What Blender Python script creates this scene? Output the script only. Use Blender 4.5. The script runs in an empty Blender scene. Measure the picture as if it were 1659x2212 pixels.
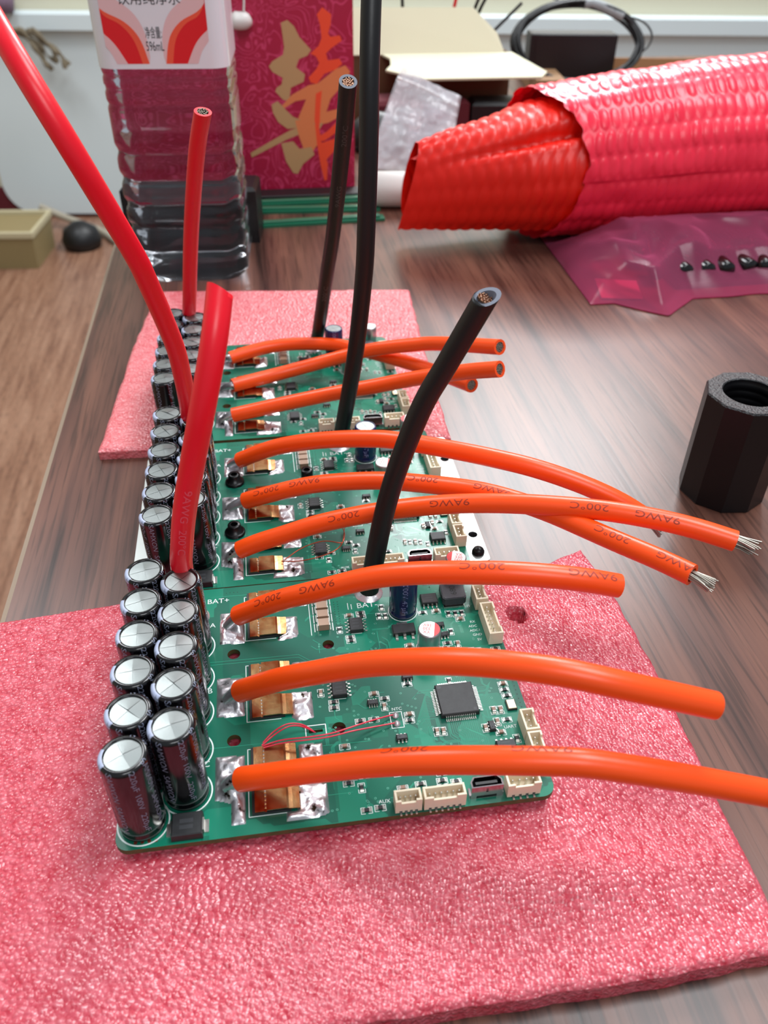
import bpy, bmesh, math, random
import numpy as np
from mathutils import Vector, Matrix

S = 0.001                      # everything below is authored in millimetres
sc = bpy.context.scene
COL = sc.collection
random.seed(7)
rng = np.random.default_rng(7)

# ------------------------------------------------------------------ camera, light, exposure
cd = bpy.data.cameras.new('camera')
cam = bpy.data.objects.new('camera', cd); COL.objects.link(cam)
cam.location = (0.043019, -0.102229, 0.170741)
cam.rotation_euler = (0.90299, -0.01033, -0.14851)
cd.sensor_fit = 'VERTICAL'; cd.sensor_height = 7.4; cd.sensor_width = 5.55
cd.lens = 1764.9 / 2212 * 7.4
cd.clip_start = 0.005; cd.clip_end = 50
cd.dof.use_dof = True; cd.dof.focus_distance = 0.228; cd.dof.aperture_fstop = 4.3
sc.camera = cam

w = bpy.data.worlds.new('room_light'); sc.world = w; w.use_nodes = True
w.node_tree.nodes['Background'].inputs[0].default_value = (0.86, 0.93, 1.0, 1)
w.node_tree.nodes['Background'].inputs[1].default_value = 0.38


def area(name, loc, target, size, size_y, power, color):
    l = bpy.data.lights.new(name, 'AREA'); l.shape = 'RECTANGLE'; l.size = size; l.size_y = size_y
    l.energy = power; l.color = color
    o = bpy.data.objects.new(name, l); COL.objects.link(o); o.location = loc
    o.rotation_euler = (Vector(target) - Vector(loc)).to_track_quat('-Z', 'Y').to_euler()
    return o


area('ceiling_panel_or_fill_light', (0.98, 2.40, 1.8), (0.85, 2.1, 0), 0.95, 1.2, 84, (0.95, 0.98, 1.0))
area('ceiling_panel_or_fill_light', (0.82, 0.32, 1.8), (0.5, 0.28, 0), 0.8, 0.6, 25, (0.95, 0.98, 1.0))
area('ceiling_panel_or_fill_light', (0.25, -1.25, 1.75), (0.15, 0.3, 0), 0.9, 0.7, 15, (0.95, 0.98, 1.0))  # added fill behind the camera, brightens surfaces that face it
area('ceiling_panel_or_fill_light', (-0.85, 1.5, 1.8), (-0.7, 1.5, 0), 0.7, 0.7, 26, (0.95, 0.98, 1.0))  # added fill at back left, brightens the white panel

sc.view_settings.view_transform = 'Standard'
sc.view_settings.look = 'None'
sc.view_settings.gamma = 1.0
sc.view_settings.use_curve_mapping = False
sc.view_settings.exposure = 0.0
sc.cycles.max_bounces = 14; sc.cycles.transmission_bounces = 14; sc.cycles.transparent_max_bounces = 16


# ------------------------------------------------------------------ materials
def lin(h):
    h = h.lstrip('#')
    v = [int(h[i:i + 2], 16) / 255 for i in (0, 2, 4)]
    return tuple((c / 12.92 if c <= .04045 else ((c + .055) / 1.055) ** 2.4) for c in v) + (1,)


def mat(name, col, rough=.5, metal=0., bump=None, spec=.5, coat=0., vary=None, ior=None, trans=0., alpha=1., sss=0., rvary=None):
    """bump = (scale per mm, strength, distance mm[, kind]); vary = (colour2, scale per mm, low, high)"""
    m = bpy.data.materials.new(name); m.use_nodes = True
    nt = m.node_tree; b = nt.nodes['Principled BSDF']
    b.inputs['Base Color'].default_value = lin(col) if isinstance(col, str) else col
    b.inputs['Roughness'].default_value = rough; b.inputs['Metallic'].default_value = metal
    b.inputs['Specular IOR Level'].default_value = spec; b.inputs['Coat Weight'].default_value = coat
    b.inputs['Coat Roughness'].default_value = .08
    b.inputs['Transmission Weight'].default_value = trans; b.inputs['Alpha'].default_value = alpha
    if ior: b.inputs['IOR'].default_value = ior
    if sss:
        b.inputs['Subsurface Weight'].default_value = sss
        b.inputs['Subsurface Radius'].default_value = (1, .25, .2); b.inputs['Subsurface Scale'].default_value = .002
    if bump or vary or rvary:
        tc = nt.nodes.new('ShaderNodeTexCoord')
    if bump:
        if len(bump) > 3 and bump[3] == 'voronoi':
            t = nt.nodes.new('ShaderNodeTexVoronoi'); t.feature = 'SMOOTH_F1'; t.inputs['Smoothness'].default_value = .6; out = t.outputs['Distance']
        else:
            t = nt.nodes.new('ShaderNodeTexNoise'); t.inputs['Detail'].default_value = 3; out = t.outputs['Fac']
        t.inputs['Scale'].default_value = bump[0] / S
        nt.links.new(tc.outputs['Object'], t.inputs['Vector'])
        bn = nt.nodes.new('ShaderNodeBump'); bn.inputs['Strength'].default_value = bump[1]; bn.inputs['Distance'].default_value = bump[2] * S
        nt.links.new(out, bn.inputs['Height']); nt.links.new(bn.outputs[0], b.inputs['Normal'])
    if vary:
        t = nt.nodes.new('ShaderNodeTexNoise'); t.inputs['Scale'].default_value = vary[1] / S; t.inputs['Detail'].default_value = 4
        nt.links.new(tc.outputs['Object'], t.inputs['Vector'])
        r = nt.nodes.new('ShaderNodeMapRange'); r.inputs[1].default_value = vary[2]; r.inputs[2].default_value = vary[3]
        nt.links.new(t.outputs['Fac'], r.inputs[0])
        mx = nt.nodes.new('ShaderNodeMix'); mx.data_type = 'RGBA'
        mx.inputs[6].default_value = lin(col); mx.inputs[7].default_value = lin(vary[0])
        nt.links.new(r.outputs[0], mx.inputs[0]); nt.links.new(mx.outputs[2], b.inputs['Base Color'])
    return m


M = {}
M['orange'] = mat('orange_silicone', '#FA5010', .33, spec=.45, bump=(.25, .15, .3))
M['red'] = mat('red_silicone', '#F20C26', .33, spec=.45, bump=(.25, .15, .3))
M['black_wire'] = mat('black_silicone', '#121013', .42, spec=.45, bump=(.3, .15, .3))
M['cut_face'] = mat('cut_face', '#6E7280', .5)
M['print_on_orange'] = mat('print_on_orange', '#9A2A08', .5)
M['print_on_red'] = mat('print_on_red', '#F0566A', .5)
M['print_on_black'] = mat('print_on_black', '#4A484A', .5)
M['strand'] = mat('tinned_strand', '#A8A298', .34, .95)
M['dark_strand'] = mat('oxidised_strand', '#5E564C', .4, .9)
M['copper_core'] = mat('copper_core', '#B88F78', .35, 1)
M['sleeve'] = mat('capacitor_sleeve', '#0B0A0D', .16, spec=.6)
M['sleeve_print'] = mat('sleeve_print', '#7C8296', .45)
M['stripe'] = mat('sleeve_stripe', '#A6AFCA', .35)
M['can_top'] = mat('can_top', '#969C9B', .36, .95, bump=(2.5, .12, .1))
M['pcb'] = None
M['pcb_edge'] = mat('pcb_edge', '#3B4A25', .6, vary=('#5A4A2A', .3, .4, .6))
M['trace'] = mat('trace', '#2C9A7C', .25, coat=.3)
M['silk'] = mat('silkscreen', '#DCE6E4', .55)
M['via'] = mat('via', '#4FA88E', .3)
M['dark'] = mat('dark_hole', '#06120E', .6)
M['ic'] = mat('ic_plastic', '#1C1D20', .5, bump=(6, .25, .05), vary=('#26282A', .5, .3, .7))
M['ic_mark'] = mat('ic_mark', '#34363A', .5)
M['lead'] = mat('tin_lead', '#D2D0CA', .28, 1)
M['pass_body'] = mat('resistor_body', '#16161A', .4)
M['mlcc_body'] = mat('ceramic_body', '#8F6F5E', .45)
M['mlcc_brown'] = mat('ceramic_body_pale', '#A98C76', .45)
M['cream'] = mat('nylon_housing', '#E8DCC2', .45, sss=.15)
M['usb'] = mat('usb_shell', '#B9AEB0', .18, 1)
M['blue_sleeve'] = mat('blue_sleeve', '#1B1E52', .22, spec=.6)
M['blue_print'] = mat('blue_print', '#7C86B8', .4)
M['can_side'] = mat('can_side', '#B8B8BC', .3, .9)
M['can_white'] = mat('can_white', '#ECEDEA', .4)
M['can_red'] = mat('can_red', '#D9161E', .4)
M['crystal'] = mat('crystal_lid', '#D8CFB0', .25, 1)
M['enamel'] = mat('enamel_wire', '#D8324A', .25)
M['enamel_copper'] = mat('enamel_copper', '#A8442A', .25, .7)
M['screw'] = mat('black_screw', '#111113', .3, .4)
M['alu'] = mat('milled_aluminium', '#C9CCC9', .38, .9, bump=(1.2, .1, .1))
M['inductor'] = mat('inductor_ferrite', '#33363C', .38)


def solder_material():
    m = mat('solder', '#C8C6C8', .33, .88, bump=(.45, .35, .5))
    nt = m.node_tree; b = nt.nodes['Principled BSDF']
    tc = nt.nodes.new('ShaderNodeTexCoord'); n = nt.nodes.new('ShaderNodeTexNoise')
    n.inputs['Scale'].default_value = .42 / S; n.inputs['Detail'].default_value = 5
    nt.links.new(tc.outputs['Object'], n.inputs['Vector'])
    cr = nt.nodes.new('ShaderNodeValToRGB')
    cr.color_ramp.elements[0].position = .3; cr.color_ramp.elements[0].color = lin('#2E2114')
    cr.color_ramp.elements[1].position = .38; cr.color_ramp.elements[1].color = lin('#DAD8DC')
    nt.links.new(n.outputs['Fac'], cr.inputs[0]); nt.links.new(cr.outputs[0], b.inputs['Base Color'])
    return m


M['solder'] = solder_material()


def clip_material():
    m = mat('copper_clip', '#C98F5E', .26, 1, bump=(3, .2, .08))
    nt = m.node_tree; b = nt.nodes['Principled BSDF']
    tc = nt.nodes.new('ShaderNodeTexCoord'); n = nt.nodes.new('ShaderNodeTexNoise')
    n.inputs['Scale'].default_value = .35 / S; n.inputs['Detail'].default_value = 3
    nt.links.new(tc.outputs['Object'], n.inputs['Vector'])
    cr = nt.nodes.new('ShaderNodeValToRGB')
    cr.color_ramp.elements[0].position = .35; cr.color_ramp.elements[0].color = lin('#A4653C')
    cr.color_ramp.elements[1].position = .65; cr.color_ramp.elements[1].color = lin('#C09A6C')
    nt.links.new(n.outputs['Fac'], cr.inputs[0]); nt.links.new(cr.outputs[0], b.inputs['Base Color'])
    return m


M['clip'] = clip_material()


def pcb_material():
    m = mat('solder_mask', '#0B6B55', .3, coat=.15, spec=.4)
    nt = m.node_tree; b = nt.nodes['Principled BSDF']
    tc = nt.nodes.new('ShaderNodeTexCoord')
    v = nt.nodes.new('ShaderNodeTexVoronoi'); v.distance = 'CHEBYCHEV'; v.inputs['Scale'].default_value = .085 / S
    nt.links.new(tc.outputs['Object'], v.inputs['Vector'])
    cr = nt.nodes.new('ShaderNodeValToRGB'); cr.color_ramp.interpolation = 'CONSTANT'
    cr.color_ramp.elements[0].position = 0; cr.color_ramp.elements[0].color = lin('#0A6650')
    cr.color_ramp.elements[1].position = .36; cr.color_ramp.elements[1].color = lin('#0E7A60')
    e = cr.color_ramp.elements.new(.62); e.color = lin('#0A5C4A')
    nt.links.new(v.outputs['Color'], cr.inputs[0]); nt.links.new(cr.outputs[0], b.inputs['Base Color'])
    return m


M['pcb'] = pcb_material()


def foam_material(name, c1, c2, c3):
    m = mat(name, c1, .26, spec=.7, sss=.12)
    nt = m.node_tree; b = nt.nodes['Principled BSDF']
    tc = nt.nodes.new('ShaderNodeTexCoord')
    vo = nt.nodes.new('ShaderNodeTexVoronoi'); vo.feature = 'F1'; vo.inputs['Scale'].default_value = .85 / S
    no = nt.nodes.new('ShaderNodeTexNoise'); no.inputs['Scale'].default_value = .3 / S; no.inputs['Detail'].default_value = 6; no.inputs['Roughness'].default_value = .78
    for n in (vo, no): nt.links.new(tc.outputs['Object'], n.inputs['Vector'])
    cr = nt.nodes.new('ShaderNodeValToRGB')
    cr.color_ramp.elements[0].position = .36; cr.color_ramp.elements[0].color = lin(c1)
    cr.color_ramp.elements[1].position = .66; cr.color_ramp.elements[1].color = lin(c2)
    nt.links.new(no.outputs['Fac'], cr.inputs[0])
    r = nt.nodes.new('ShaderNodeMapRange'); r.inputs[1].default_value = .35; r.inputs[2].default_value = .0; r.inputs[3].default_value = 0; r.inputs[4].default_value = .45
    nt.links.new(vo.outputs['Distance'], r.inputs[0])
    mx = nt.nodes.new('ShaderNodeMix'); mx.data_type = 'RGBA'; mx.inputs[7].default_value = lin(c3)
    nt.links.new(r.outputs[0], mx.inputs[0]); nt.links.new(cr.outputs[0], mx.inputs[6]); nt.links.new(mx.outputs[2], b.inputs['Base Color'])
    bn = nt.nodes.new('ShaderNodeBump'); bn.inputs['Strength'].default_value = .9; bn.inputs['Distance'].default_value = .5 * S; bn.invert = True
    nt.links.new(vo.outputs['Distance'], bn.inputs['Height']); nt.links.new(bn.outputs[0], b.inputs['Normal'])
    return m


M['foam'] = foam_material('pink_foam', '#BE2E42', '#DC6C7A', '#F0B0B8')
M['foam_rear'] = foam_material('pink_foam_rear', '#DB5A62', '#E8868C', '#F0B0B4')


def wood_material(name, dark, mid, light, sx, rough, coat):
    m = mat(name, mid, rough, spec=.4, coat=coat)
    nt = m.node_tree; b = nt.nodes['Principled BSDF']
    b.inputs['Coat Roughness'].default_value = .22
    tc = nt.nodes.new('ShaderNodeTexCoord'); mp = nt.nodes.new('ShaderNodeMapping'); mp.inputs['Scale'].default_value = (1, sx, 1)
    nt.links.new(tc.outputs['Object'], mp.inputs['Vector'])
    n1 = nt.nodes.new('ShaderNodeTexNoise'); n1.inputs['Scale'].default_value = 85; n1.inputs['Detail'].default_value = 8; n1.inputs['Distortion'].default_value = .5
    n2 = nt.nodes.new('ShaderNodeTexNoise'); n2.inputs['Scale'].default_value = 700; n2.inputs['Detail'].default_value = 3
    for n in (n1, n2): nt.links.new(mp.outputs[0], n.inputs['Vector'])
    cr = nt.nodes.new('ShaderNodeValToRGB')
    cr.color_ramp.elements[0].position = .3; cr.color_ramp.elements[0].color = lin(dark)
    cr.color_ramp.elements[1].position = .7; cr.color_ramp.elements[1].color = lin(light)
    e = cr.color_ramp.elements.new(.45); e.color = lin(mid)
    nt.links.new(n1.outputs['Fac'], cr.inputs[0])
    r = nt.nodes.new('ShaderNodeMapRange'); r.inputs[1].default_value = .35; r.inputs[2].default_value = .5; r.inputs[3].default_value = .55; r.inputs[4].default_value = 1
    nt.links.new(n2.outputs['Fac'], r.inputs[0])
    mx = nt.nodes.new('ShaderNodeMix'); mx.data_type = 'RGBA'; mx.blend_type = 'MULTIPLY'; mx.inputs[0].default_value = 1
    nt.links.new(cr.outputs[0], mx.inputs[6]); nt.links.new(r.outputs[0], mx.inputs[7]); nt.links.new(mx.outputs[2], b.inputs['Base Color'])
    bn = nt.nodes.new('ShaderNodeBump'); bn.inputs['Strength'].default_value = .25; bn.inputs['Distance'].default_value = .1 * S
    nt.links.new(n2.outputs['Fac'], bn.inputs['Height']); nt.links.new(bn.outputs[0], b.inputs['Normal'])
    return m


M['table'] = wood_material('table_laminate', '#221613', '#5A3A31', '#7A5142', .035, .31, 0)
M['table_edge'] = mat('table_edge_band', '#8A7662', .5)
M['floor'] = wood_material('floor_wood', '#6E4A3A', '#86604C', '#9A7560', .06, .4, .1)
M['wall'] = mat('wall_paint', '#C9C4AE', .8)
M['white_paint'] = mat('white_panel_paint', '#D2DEE2', .5)
M['paper_cream'] = mat('cream_carton', '#CFCBAE', .7, bump=(.2, .1, .2))
M['carton'] = mat('brown_carton', '#9A7654', .75)
M['carton_shade'] = mat('carton_shaded', '#5E4128', .8)  # shade on the cream carton's body painted in as dark brown
M['white_label'] = mat('white_label', '#D8D8DC', .5)
M['black_plastic'] = mat('black_plastic', '#0E0E11', .45)
M['maroon'] = mat('maroon_fabric', '#5A1420', .85)
M['black_print_plastic'] = mat('black_printed_plastic', '#09080C', .4, bump=(1.5, .1, .1))
M['black_rough'] = mat('black_rough_ring', '#2A2A2D', .4, bump=(1.1, 1., .7))
M['basket'] = mat('basket_plastic', '#8A7A54', .6)
M['basket_rim'] = mat('basket_rim', '#B8AE8E', .6)
M['green_strip'] = mat('green_strip', '#1C6A4E', .3, coat=.3)
M['twig'] = mat('dry_twig', '#6A5F4C', .8)
M['white_plastic'] = mat('white_plastic', '#E4E2DE', .4)
M['grey_cable'] = mat('grey_cable', '#A09888', .5)
M['purple'] = mat('purple_cloth', '#7A6478', .8)


# ------------------------------------------------------------------ mesh builder
class MB:
    def __init__(s): s.v = []; s.f = []; s.m = []; s.sm = []

    def add(s, vs, fs, mi=0, smooth=False):
        o = len(s.v); s.v += [tuple(map(float, v)) for v in vs]
        s.f += [tuple(i + o for i in f) for f in fs]
        s.m += [mi] * len(fs); s.sm += [smooth] * len(fs)
        return s

    def box(s, x0, y0, z0, x1, y1, z1, mi=0, ch=0., tp=0.):
        """box; ch chamfers the top edge, tp tapers the top inward"""
        r = [(x0, y0, z0), (x1, y0, z0), (x1, y1, z0), (x0, y1, z0)]
        a = [(x0 + tp, y0 + tp, z1 - ch), (x1 - tp, y0 + tp, z1 - ch), (x1 - tp, y1 - tp, z1 - ch), (x0 + tp, y1 - tp, z1 - ch)]
        rings = [r, a]
        if ch: rings.append([(x0 + tp + ch, y0 + tp + ch, z1), (x1 - tp - ch, y0 + tp + ch, z1), (x1 - tp - ch, y1 - tp - ch, z1), (x0 + tp + ch, y1 - tp - ch, z1)])
        vs = [p for q in rings for p in q]; fs = [(3, 2, 1, 0)]
        for k in range(len(rings) - 1):
            for i in range(4):
                j = (i + 1) % 4; fs.append((4 * k + i, 4 * k + j, 4 * k + 4 + j, 4 * k + 4 + i))
        n = 4 * (len(rings) - 1); fs.append((n, n + 1, n + 2, n + 3))
        return s.add(vs, fs, mi)

    def lathe(s, prof, n=32, c=(0, 0), mi=0, smooth=True, a0=0., a1=2 * math.pi, cap0=False, cap1=False):
        full = abs(a1 - a0 - 2 * math.pi) < 1e-6; m = n if full else n + 1
        vs = []
        for r, z in prof:
            for i in range(m):
                a = a0 + (a1 - a0) * i / n
                vs.append((c[0] + r * math.cos(a), c[1] + r * math.sin(a), z))
        fs = []
        for k in range(len(prof) - 1):
            for i in range(n):
                j = (i + 1) % m
                fs.append((k * m + i, k * m + j, (k + 1) * m + j, (k + 1) * m + i))
        s.add(vs, fs, mi, smooth)
        if cap1: s.add(vs[-m:], [tuple(range(m))], mi)
        if cap0: s.add(vs[:m], [tuple(reversed(range(m)))], mi)
        return s

    def prism(s, poly, z0, z1, mi=0, mi_side=None):
        n = len(poly); ms = mi if mi_side is None else mi_side
        a = sum(poly[i][0] * poly[(i + 1) % n][1] - poly[(i + 1) % n][0] * poly[i][1] for i in range(n))
        if a < 0: poly = poly[::-1]
        vs = [(x, y, z0) for x, y in poly] + [(x, y, z1) for x, y in poly]
        s.add(vs, [tuple(range(n, 2 * n))], mi)
        s.add(vs, [tuple(reversed(range(n)))] + [(i, (i + 1) % n, n + (i + 1) % n, n + i) for i in range(n)], ms)
        return s

    def tube(s, path, r, n=10, mi=0, cap=True, smooth=True):
        P = np.array(path, float); T = np.gradient(P, axis=0); T /= np.linalg.norm(T, axis=1)[:, None] + 1e-12
        u = np.array([0, 0, 1.]) if abs(T[0][2]) < .9 else np.array([0, 1., 0])
        N = u - T[0] * (u @ T[0]); N /= np.linalg.norm(N); vs = []
        for k in range(len(P)):
            N = N - T[k] * (N @ T[k]); N /= np.linalg.norm(N); B = np.cross(T[k], N)
            rr = r[k] if hasattr(r, '__len__') else r
            for i in range(n):
                a = 2 * math.pi * i / n
                vs.append(P[k] + rr * (math.cos(a) * N + math.sin(a) * B))
        fs = [(k * n + i, k * n + (i + 1) % n, (k + 1) * n + (i + 1) % n, (k + 1) * n + i) for k in range(len(P) - 1) for i in range(n)]
        s.add(vs, fs, mi, smooth)
        if cap:
            s.add(vs[:n], [tuple(reversed(range(n)))], mi); s.add(vs[-n:], [tuple(range(n))], mi)
        return s

    def grid(s, P, mi=0, smooth=True, wrap=False):
        ny, nx = P.shape[:2]
        fs = [(j * nx + i, j * nx + (i + 1) % nx, (j + 1) * nx + (i + 1) % nx, (j + 1) * nx + i) for j in range(ny - 1) for i in range(nx if wrap else nx - 1)]
        return s.add(P.reshape(-1, 3), fs, mi, smooth)

    def ribbon(s, pts, wd, z, mi=0):
        """flat line of width wd through 2D points"""
        for a, b in zip(pts[:-1], pts[1:]):
            d = np.array(b, float) - np.array(a, float); l = np.hypot(*d)
            if l < 1e-6: continue
            d /= l; q = np.array([-d[1], d[0]]) * wd / 2; a2 = np.array(a) - d * wd * .3; b2 = np.array(b) + d * wd * .3
            s.add([(*(a2 - q), z), (*(b2 - q), z), (*(b2 + q), z), (*(a2 + q), z)], [(0, 1, 2, 3)], mi)
        return s

    def mesh(s, name, mats):
        me = bpy.data.meshes.new(name)
        me.from_pydata([(x * S, y * S, z * S) for x, y, z in s.v], [], s.f)
        for m in mats: me.materials.append(m)
        me.polygons.foreach_set('material_index', s.m); me.polygons.foreach_set('use_smooth', s.sm)
        me.update(); return me

    def build(s, name, mats, parent=None, loc=(0, 0, 0), rot=(0, 0, 0)):
        mats = mats if isinstance(mats, (list, tuple)) else [mats]
        return put(name, s.mesh(name, mats), parent, loc, rot)


def put(name, me, parent=None, loc=(0, 0, 0), rot=(0, 0, 0)):
    o = bpy.data.objects.new(name, me); COL.objects.link(o)
    o.location = [c * S for c in loc]; o.rotation_euler = rot
    if parent is not None: o.parent = parent
    return o


def tag(o, label, cat, group=None):
    o['label'] = label; o['category'] = cat
    if group: o['group'] = group
    return o


def thing(name, label, cat, loc=(0, 0, 0), rot=(0, 0, 0), group=None):
    return tag(put(name, None, None, loc, rot), label, cat, group)


def struct(o): o['kind'] = 'structure'; return o


def stuff(o): o['kind'] = 'stuff'; return o


_tc = {}


def text(body, size=1., center=True):
    """triangulated glyph outlines in the xy plane (mm)"""
    key = (body, size, center)
    if key in _tc: return _tc[key]
    cu = bpy.data.curves.new('glyphs', 'FONT'); cu.body = body; cu.size = size; cu.resolution_u = 3
    ob = bpy.data.objects.new('glyphs', cu); COL.objects.link(ob)
    dg = bpy.context.evaluated_depsgraph_get(); dg.update()
    me = bpy.data.meshes.new_from_object(ob.evaluated_get(dg))
    V = np.array([v.co[:2] for v in me.vertices]).reshape(-1, 2); F = [tuple(p.vertices) for p in me.polygons]
    bpy.data.objects.remove(ob); bpy.data.curves.remove(cu); bpy.data.meshes.remove(me)
    if center and len(V): V = V - (V.max(0) + V.min(0)) / 2
    _tc[key] = (V, F); return V, F


def fine(V, F, levels):
    """split glyph triangles so that they can follow a curved surface"""
    V = [tuple(v) for v in V]; T_ = []
    for f in F:
        for i in range(1, len(f) - 1): T_.append((f[0], f[i], f[i + 1]))
    for _ in range(levels):
        cache = {}; out = []
        def mid(a, b):
            k = (min(a, b), max(a, b))
            if k not in cache: cache[k] = len(V); V.append(((V[a][0] + V[b][0]) / 2, (V[a][1] + V[b][1]) / 2))
            return cache[k]
        for a, b, c in T_:
            d, e, g = mid(a, b), mid(b, c), mid(c, a); out += [(a, d, g), (d, b, e), (g, e, c), (d, e, g)]
        T_ = out
    return np.array(V), T_


def flat_text(mb, body, size, x, y, z, rot=0., mi=0):
    V, F = text(body, size); c, s_ = math.cos(rot), math.sin(rot)
    mb.add([(x + c * a - s_ * b, y + s_ * a + c * b, z) for a, b in V], F, mi)


def rrect(x0, y0, x1, y1, r, n=6):
    pts = []
    for cx, cy, a in ((x1 - r, y0 + r, -90), (x1 - r, y1 - r, 0), (x0 + r, y1 - r, 90), (x0 + r, y0 + r, 180)):
        for i in range(n + 1):
            t = math.radians(a + 90 * i / n); pts.append((cx + r * math.cos(t), cy + r * math.sin(t)))
    return pts


def holed_plate(outline, holes, z0, z1, mats, name, parent, loc=(0, 0, 0)):
    """flat plate with real holes: a filled 2D curve, extruded and turned into a mesh"""
    cu = bpy.data.curves.new('plate', 'CURVE'); cu.dimensions = '2D'; cu.fill_mode = 'BOTH'; cu.extrude = (z1 - z0) / 2 * S
    for pts in [outline] + holes:
        sp = cu.splines.new('POLY'); sp.points.add(len(pts) - 1); sp.use_cyclic_u = True
        for q, (x, y) in zip(sp.points, pts): q.co = (x * S, y * S, 0, 1)
    ob = bpy.data.objects.new('plate', cu); COL.objects.link(ob)
    dg = bpy.context.evaluated_depsgraph_get(); dg.update()
    me = bpy.data.meshes.new_from_object(ob.evaluated_get(dg)); me.name = name
    bpy.data.objects.remove(ob); bpy.data.curves.remove(cu)
    for v in me.vertices: v.co.z += (z0 + z1) / 2 * S
    me.materials.clear()
    for m in mats: me.materials.append(m)
    for p in me.polygons:
        p.material_index = 1 if (len(mats) > 1 and abs(p.normal.z) < .5) else 0; p.use_smooth = False
    return put(name, me, parent, loc)


def circ(x, y, r, n=24): return [(x + r * math.cos(2 * math.pi * i / n), y + r * math.sin(2 * math.pi * i / n)) for i in range(n)]


def spline(pts, n):
    """Catmull-Rom resample"""
    P = np.array(pts, float); P = np.vstack([2 * P[0] - P[1], P, 2 * P[-1] - P[-2]]); L = len(P) - 3; out = []
    for t in np.linspace(0, L, n):
        k = min(int(t), L - 1); u = t - k; a, b, c, d = P[k:k + 4]
        out.append(.5 * (2 * b + (c - a) * u + (2 * a - 5 * b + 4 * c - d) * u * u + (3 * b - a - 3 * c + d) * u ** 3))
    out = np.array(out)
    for _ in range(max(3, n // 9)): out[1:-1] = (out[:-2] + 2 * out[1:-1] + out[2:]) / 4
    return out


def vnoise(x, y, seed=0):
    r = np.random.default_rng(seed).random((256, 256)); xi = np.floor(x).astype(int); yi = np.floor(y).astype(int)
    fx = x - xi; fy = y - yi; fx = fx * fx * (3 - 2 * fx); fy = fy * fy * (3 - 2 * fy)
    g = lambda a, b: r[a % 256, b % 256]
    return (g(xi, yi) * (1 - fx) + g(xi + 1, yi) * fx) * (1 - fy) + (g(xi, yi + 1) * (1 - fx) + g(xi + 1, yi + 1) * fx) * fy - .5


def worley(x, y, seed=0):
    r = np.random.default_rng(seed).random((128, 128, 2)); xi = np.floor(x).astype(int); yi = np.floor(y).astype(int)
    d = np.full(np.shape(x), 9.)
    for a in (-1, 0, 1):
        for b in (-1, 0, 1):
            c = r[(xi + a) % 128, (yi + b) % 128]; d = np.minimum(d, np.hypot(x - xi - a - c[..., 0], y - yi - b - c[..., 1]))
    return d


# ------------------------------------------------------------------ room
TZ = -13.0          # table top
FZ = -763.0         # floor
mb = MB(); mb.box(-3200, -2500, FZ - 20, 3200, 3200, FZ); struct(mb.build('floor', M['floor']))
# back wall, turned a little so that it faces the camera
A = math.atan2(-.125, 1)
mb = MB(); mb.box(-3000, 40, FZ, 3000, 160, 1400); struct(mb.build('wall_back', M['wall'], None, (-458, 2770, 0), (0, 0, A)))
mb = MB(); mb.box(-2460, -2500, FZ, -2340, 3160, 1400); struct(mb.build('wall_left', M['wall']))
# white panel with a rounded lower corner, and the white ledge that caps it
pts = [(-322 + 95 - 95 * math.cos(t), FZ + 12 + 95 - 95 * math.sin(t)) for t in np.linspace(0, math.pi / 2, 10)]
poly = pts + [(2700, FZ + 12), (2700, -205), (-322, -205)]
mb = MB(); n = len(poly)
vs = [(x, 8, z) for x, z in poly] + [(x, 40, z) for x, z in poly]
mb.add(vs, [tuple(range(n)), tuple(reversed(range(n, 2 * n)))] + [(i, n + i, n + (i + 1) % n, (i + 1) % n) for i in range(n)])
struct(mb.build('trim_1', M['white_paint'], None, (-458, 2770, 0), (0, 0, A)))
mb = MB(); mb.box(-1900, -22, -212, 2700, 40, -168, ch=4); struct(mb.build('trim_2', M['white_paint'], None, (-458, 2770, 0), (0, 0, A)))
mb = MB(); mb.box(-3000, 24, FZ, 2990, 40, FZ + 90, ch=5); struct(mb.build('baseboard_back', M['maroon'], None, (-458, 2770, 0), (0, 0, A)))

# ------------------------------------------------------------------ table
tb = thing('table', 'dark reddish brown wood grain table the circuit boards lie on', 'table', (300, 300, FZ))
h = TZ - FZ
MB().box(-344.5, -640, h - 25, 640, 700, h).build('table_top', M['table'], tb)
MB().box(-346, -640, h - 25, -344.5, 700, h - .15).build('edge_band', M['table_edge'], tb)
for x, y in ((-310, -600), (600, -600), (-310, 660), (600, 660)):
    MB().box(x - 22, y - 22, 0, x + 22, y + 22, h - 25).build('leg', M['black_plastic'], tb)


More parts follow.
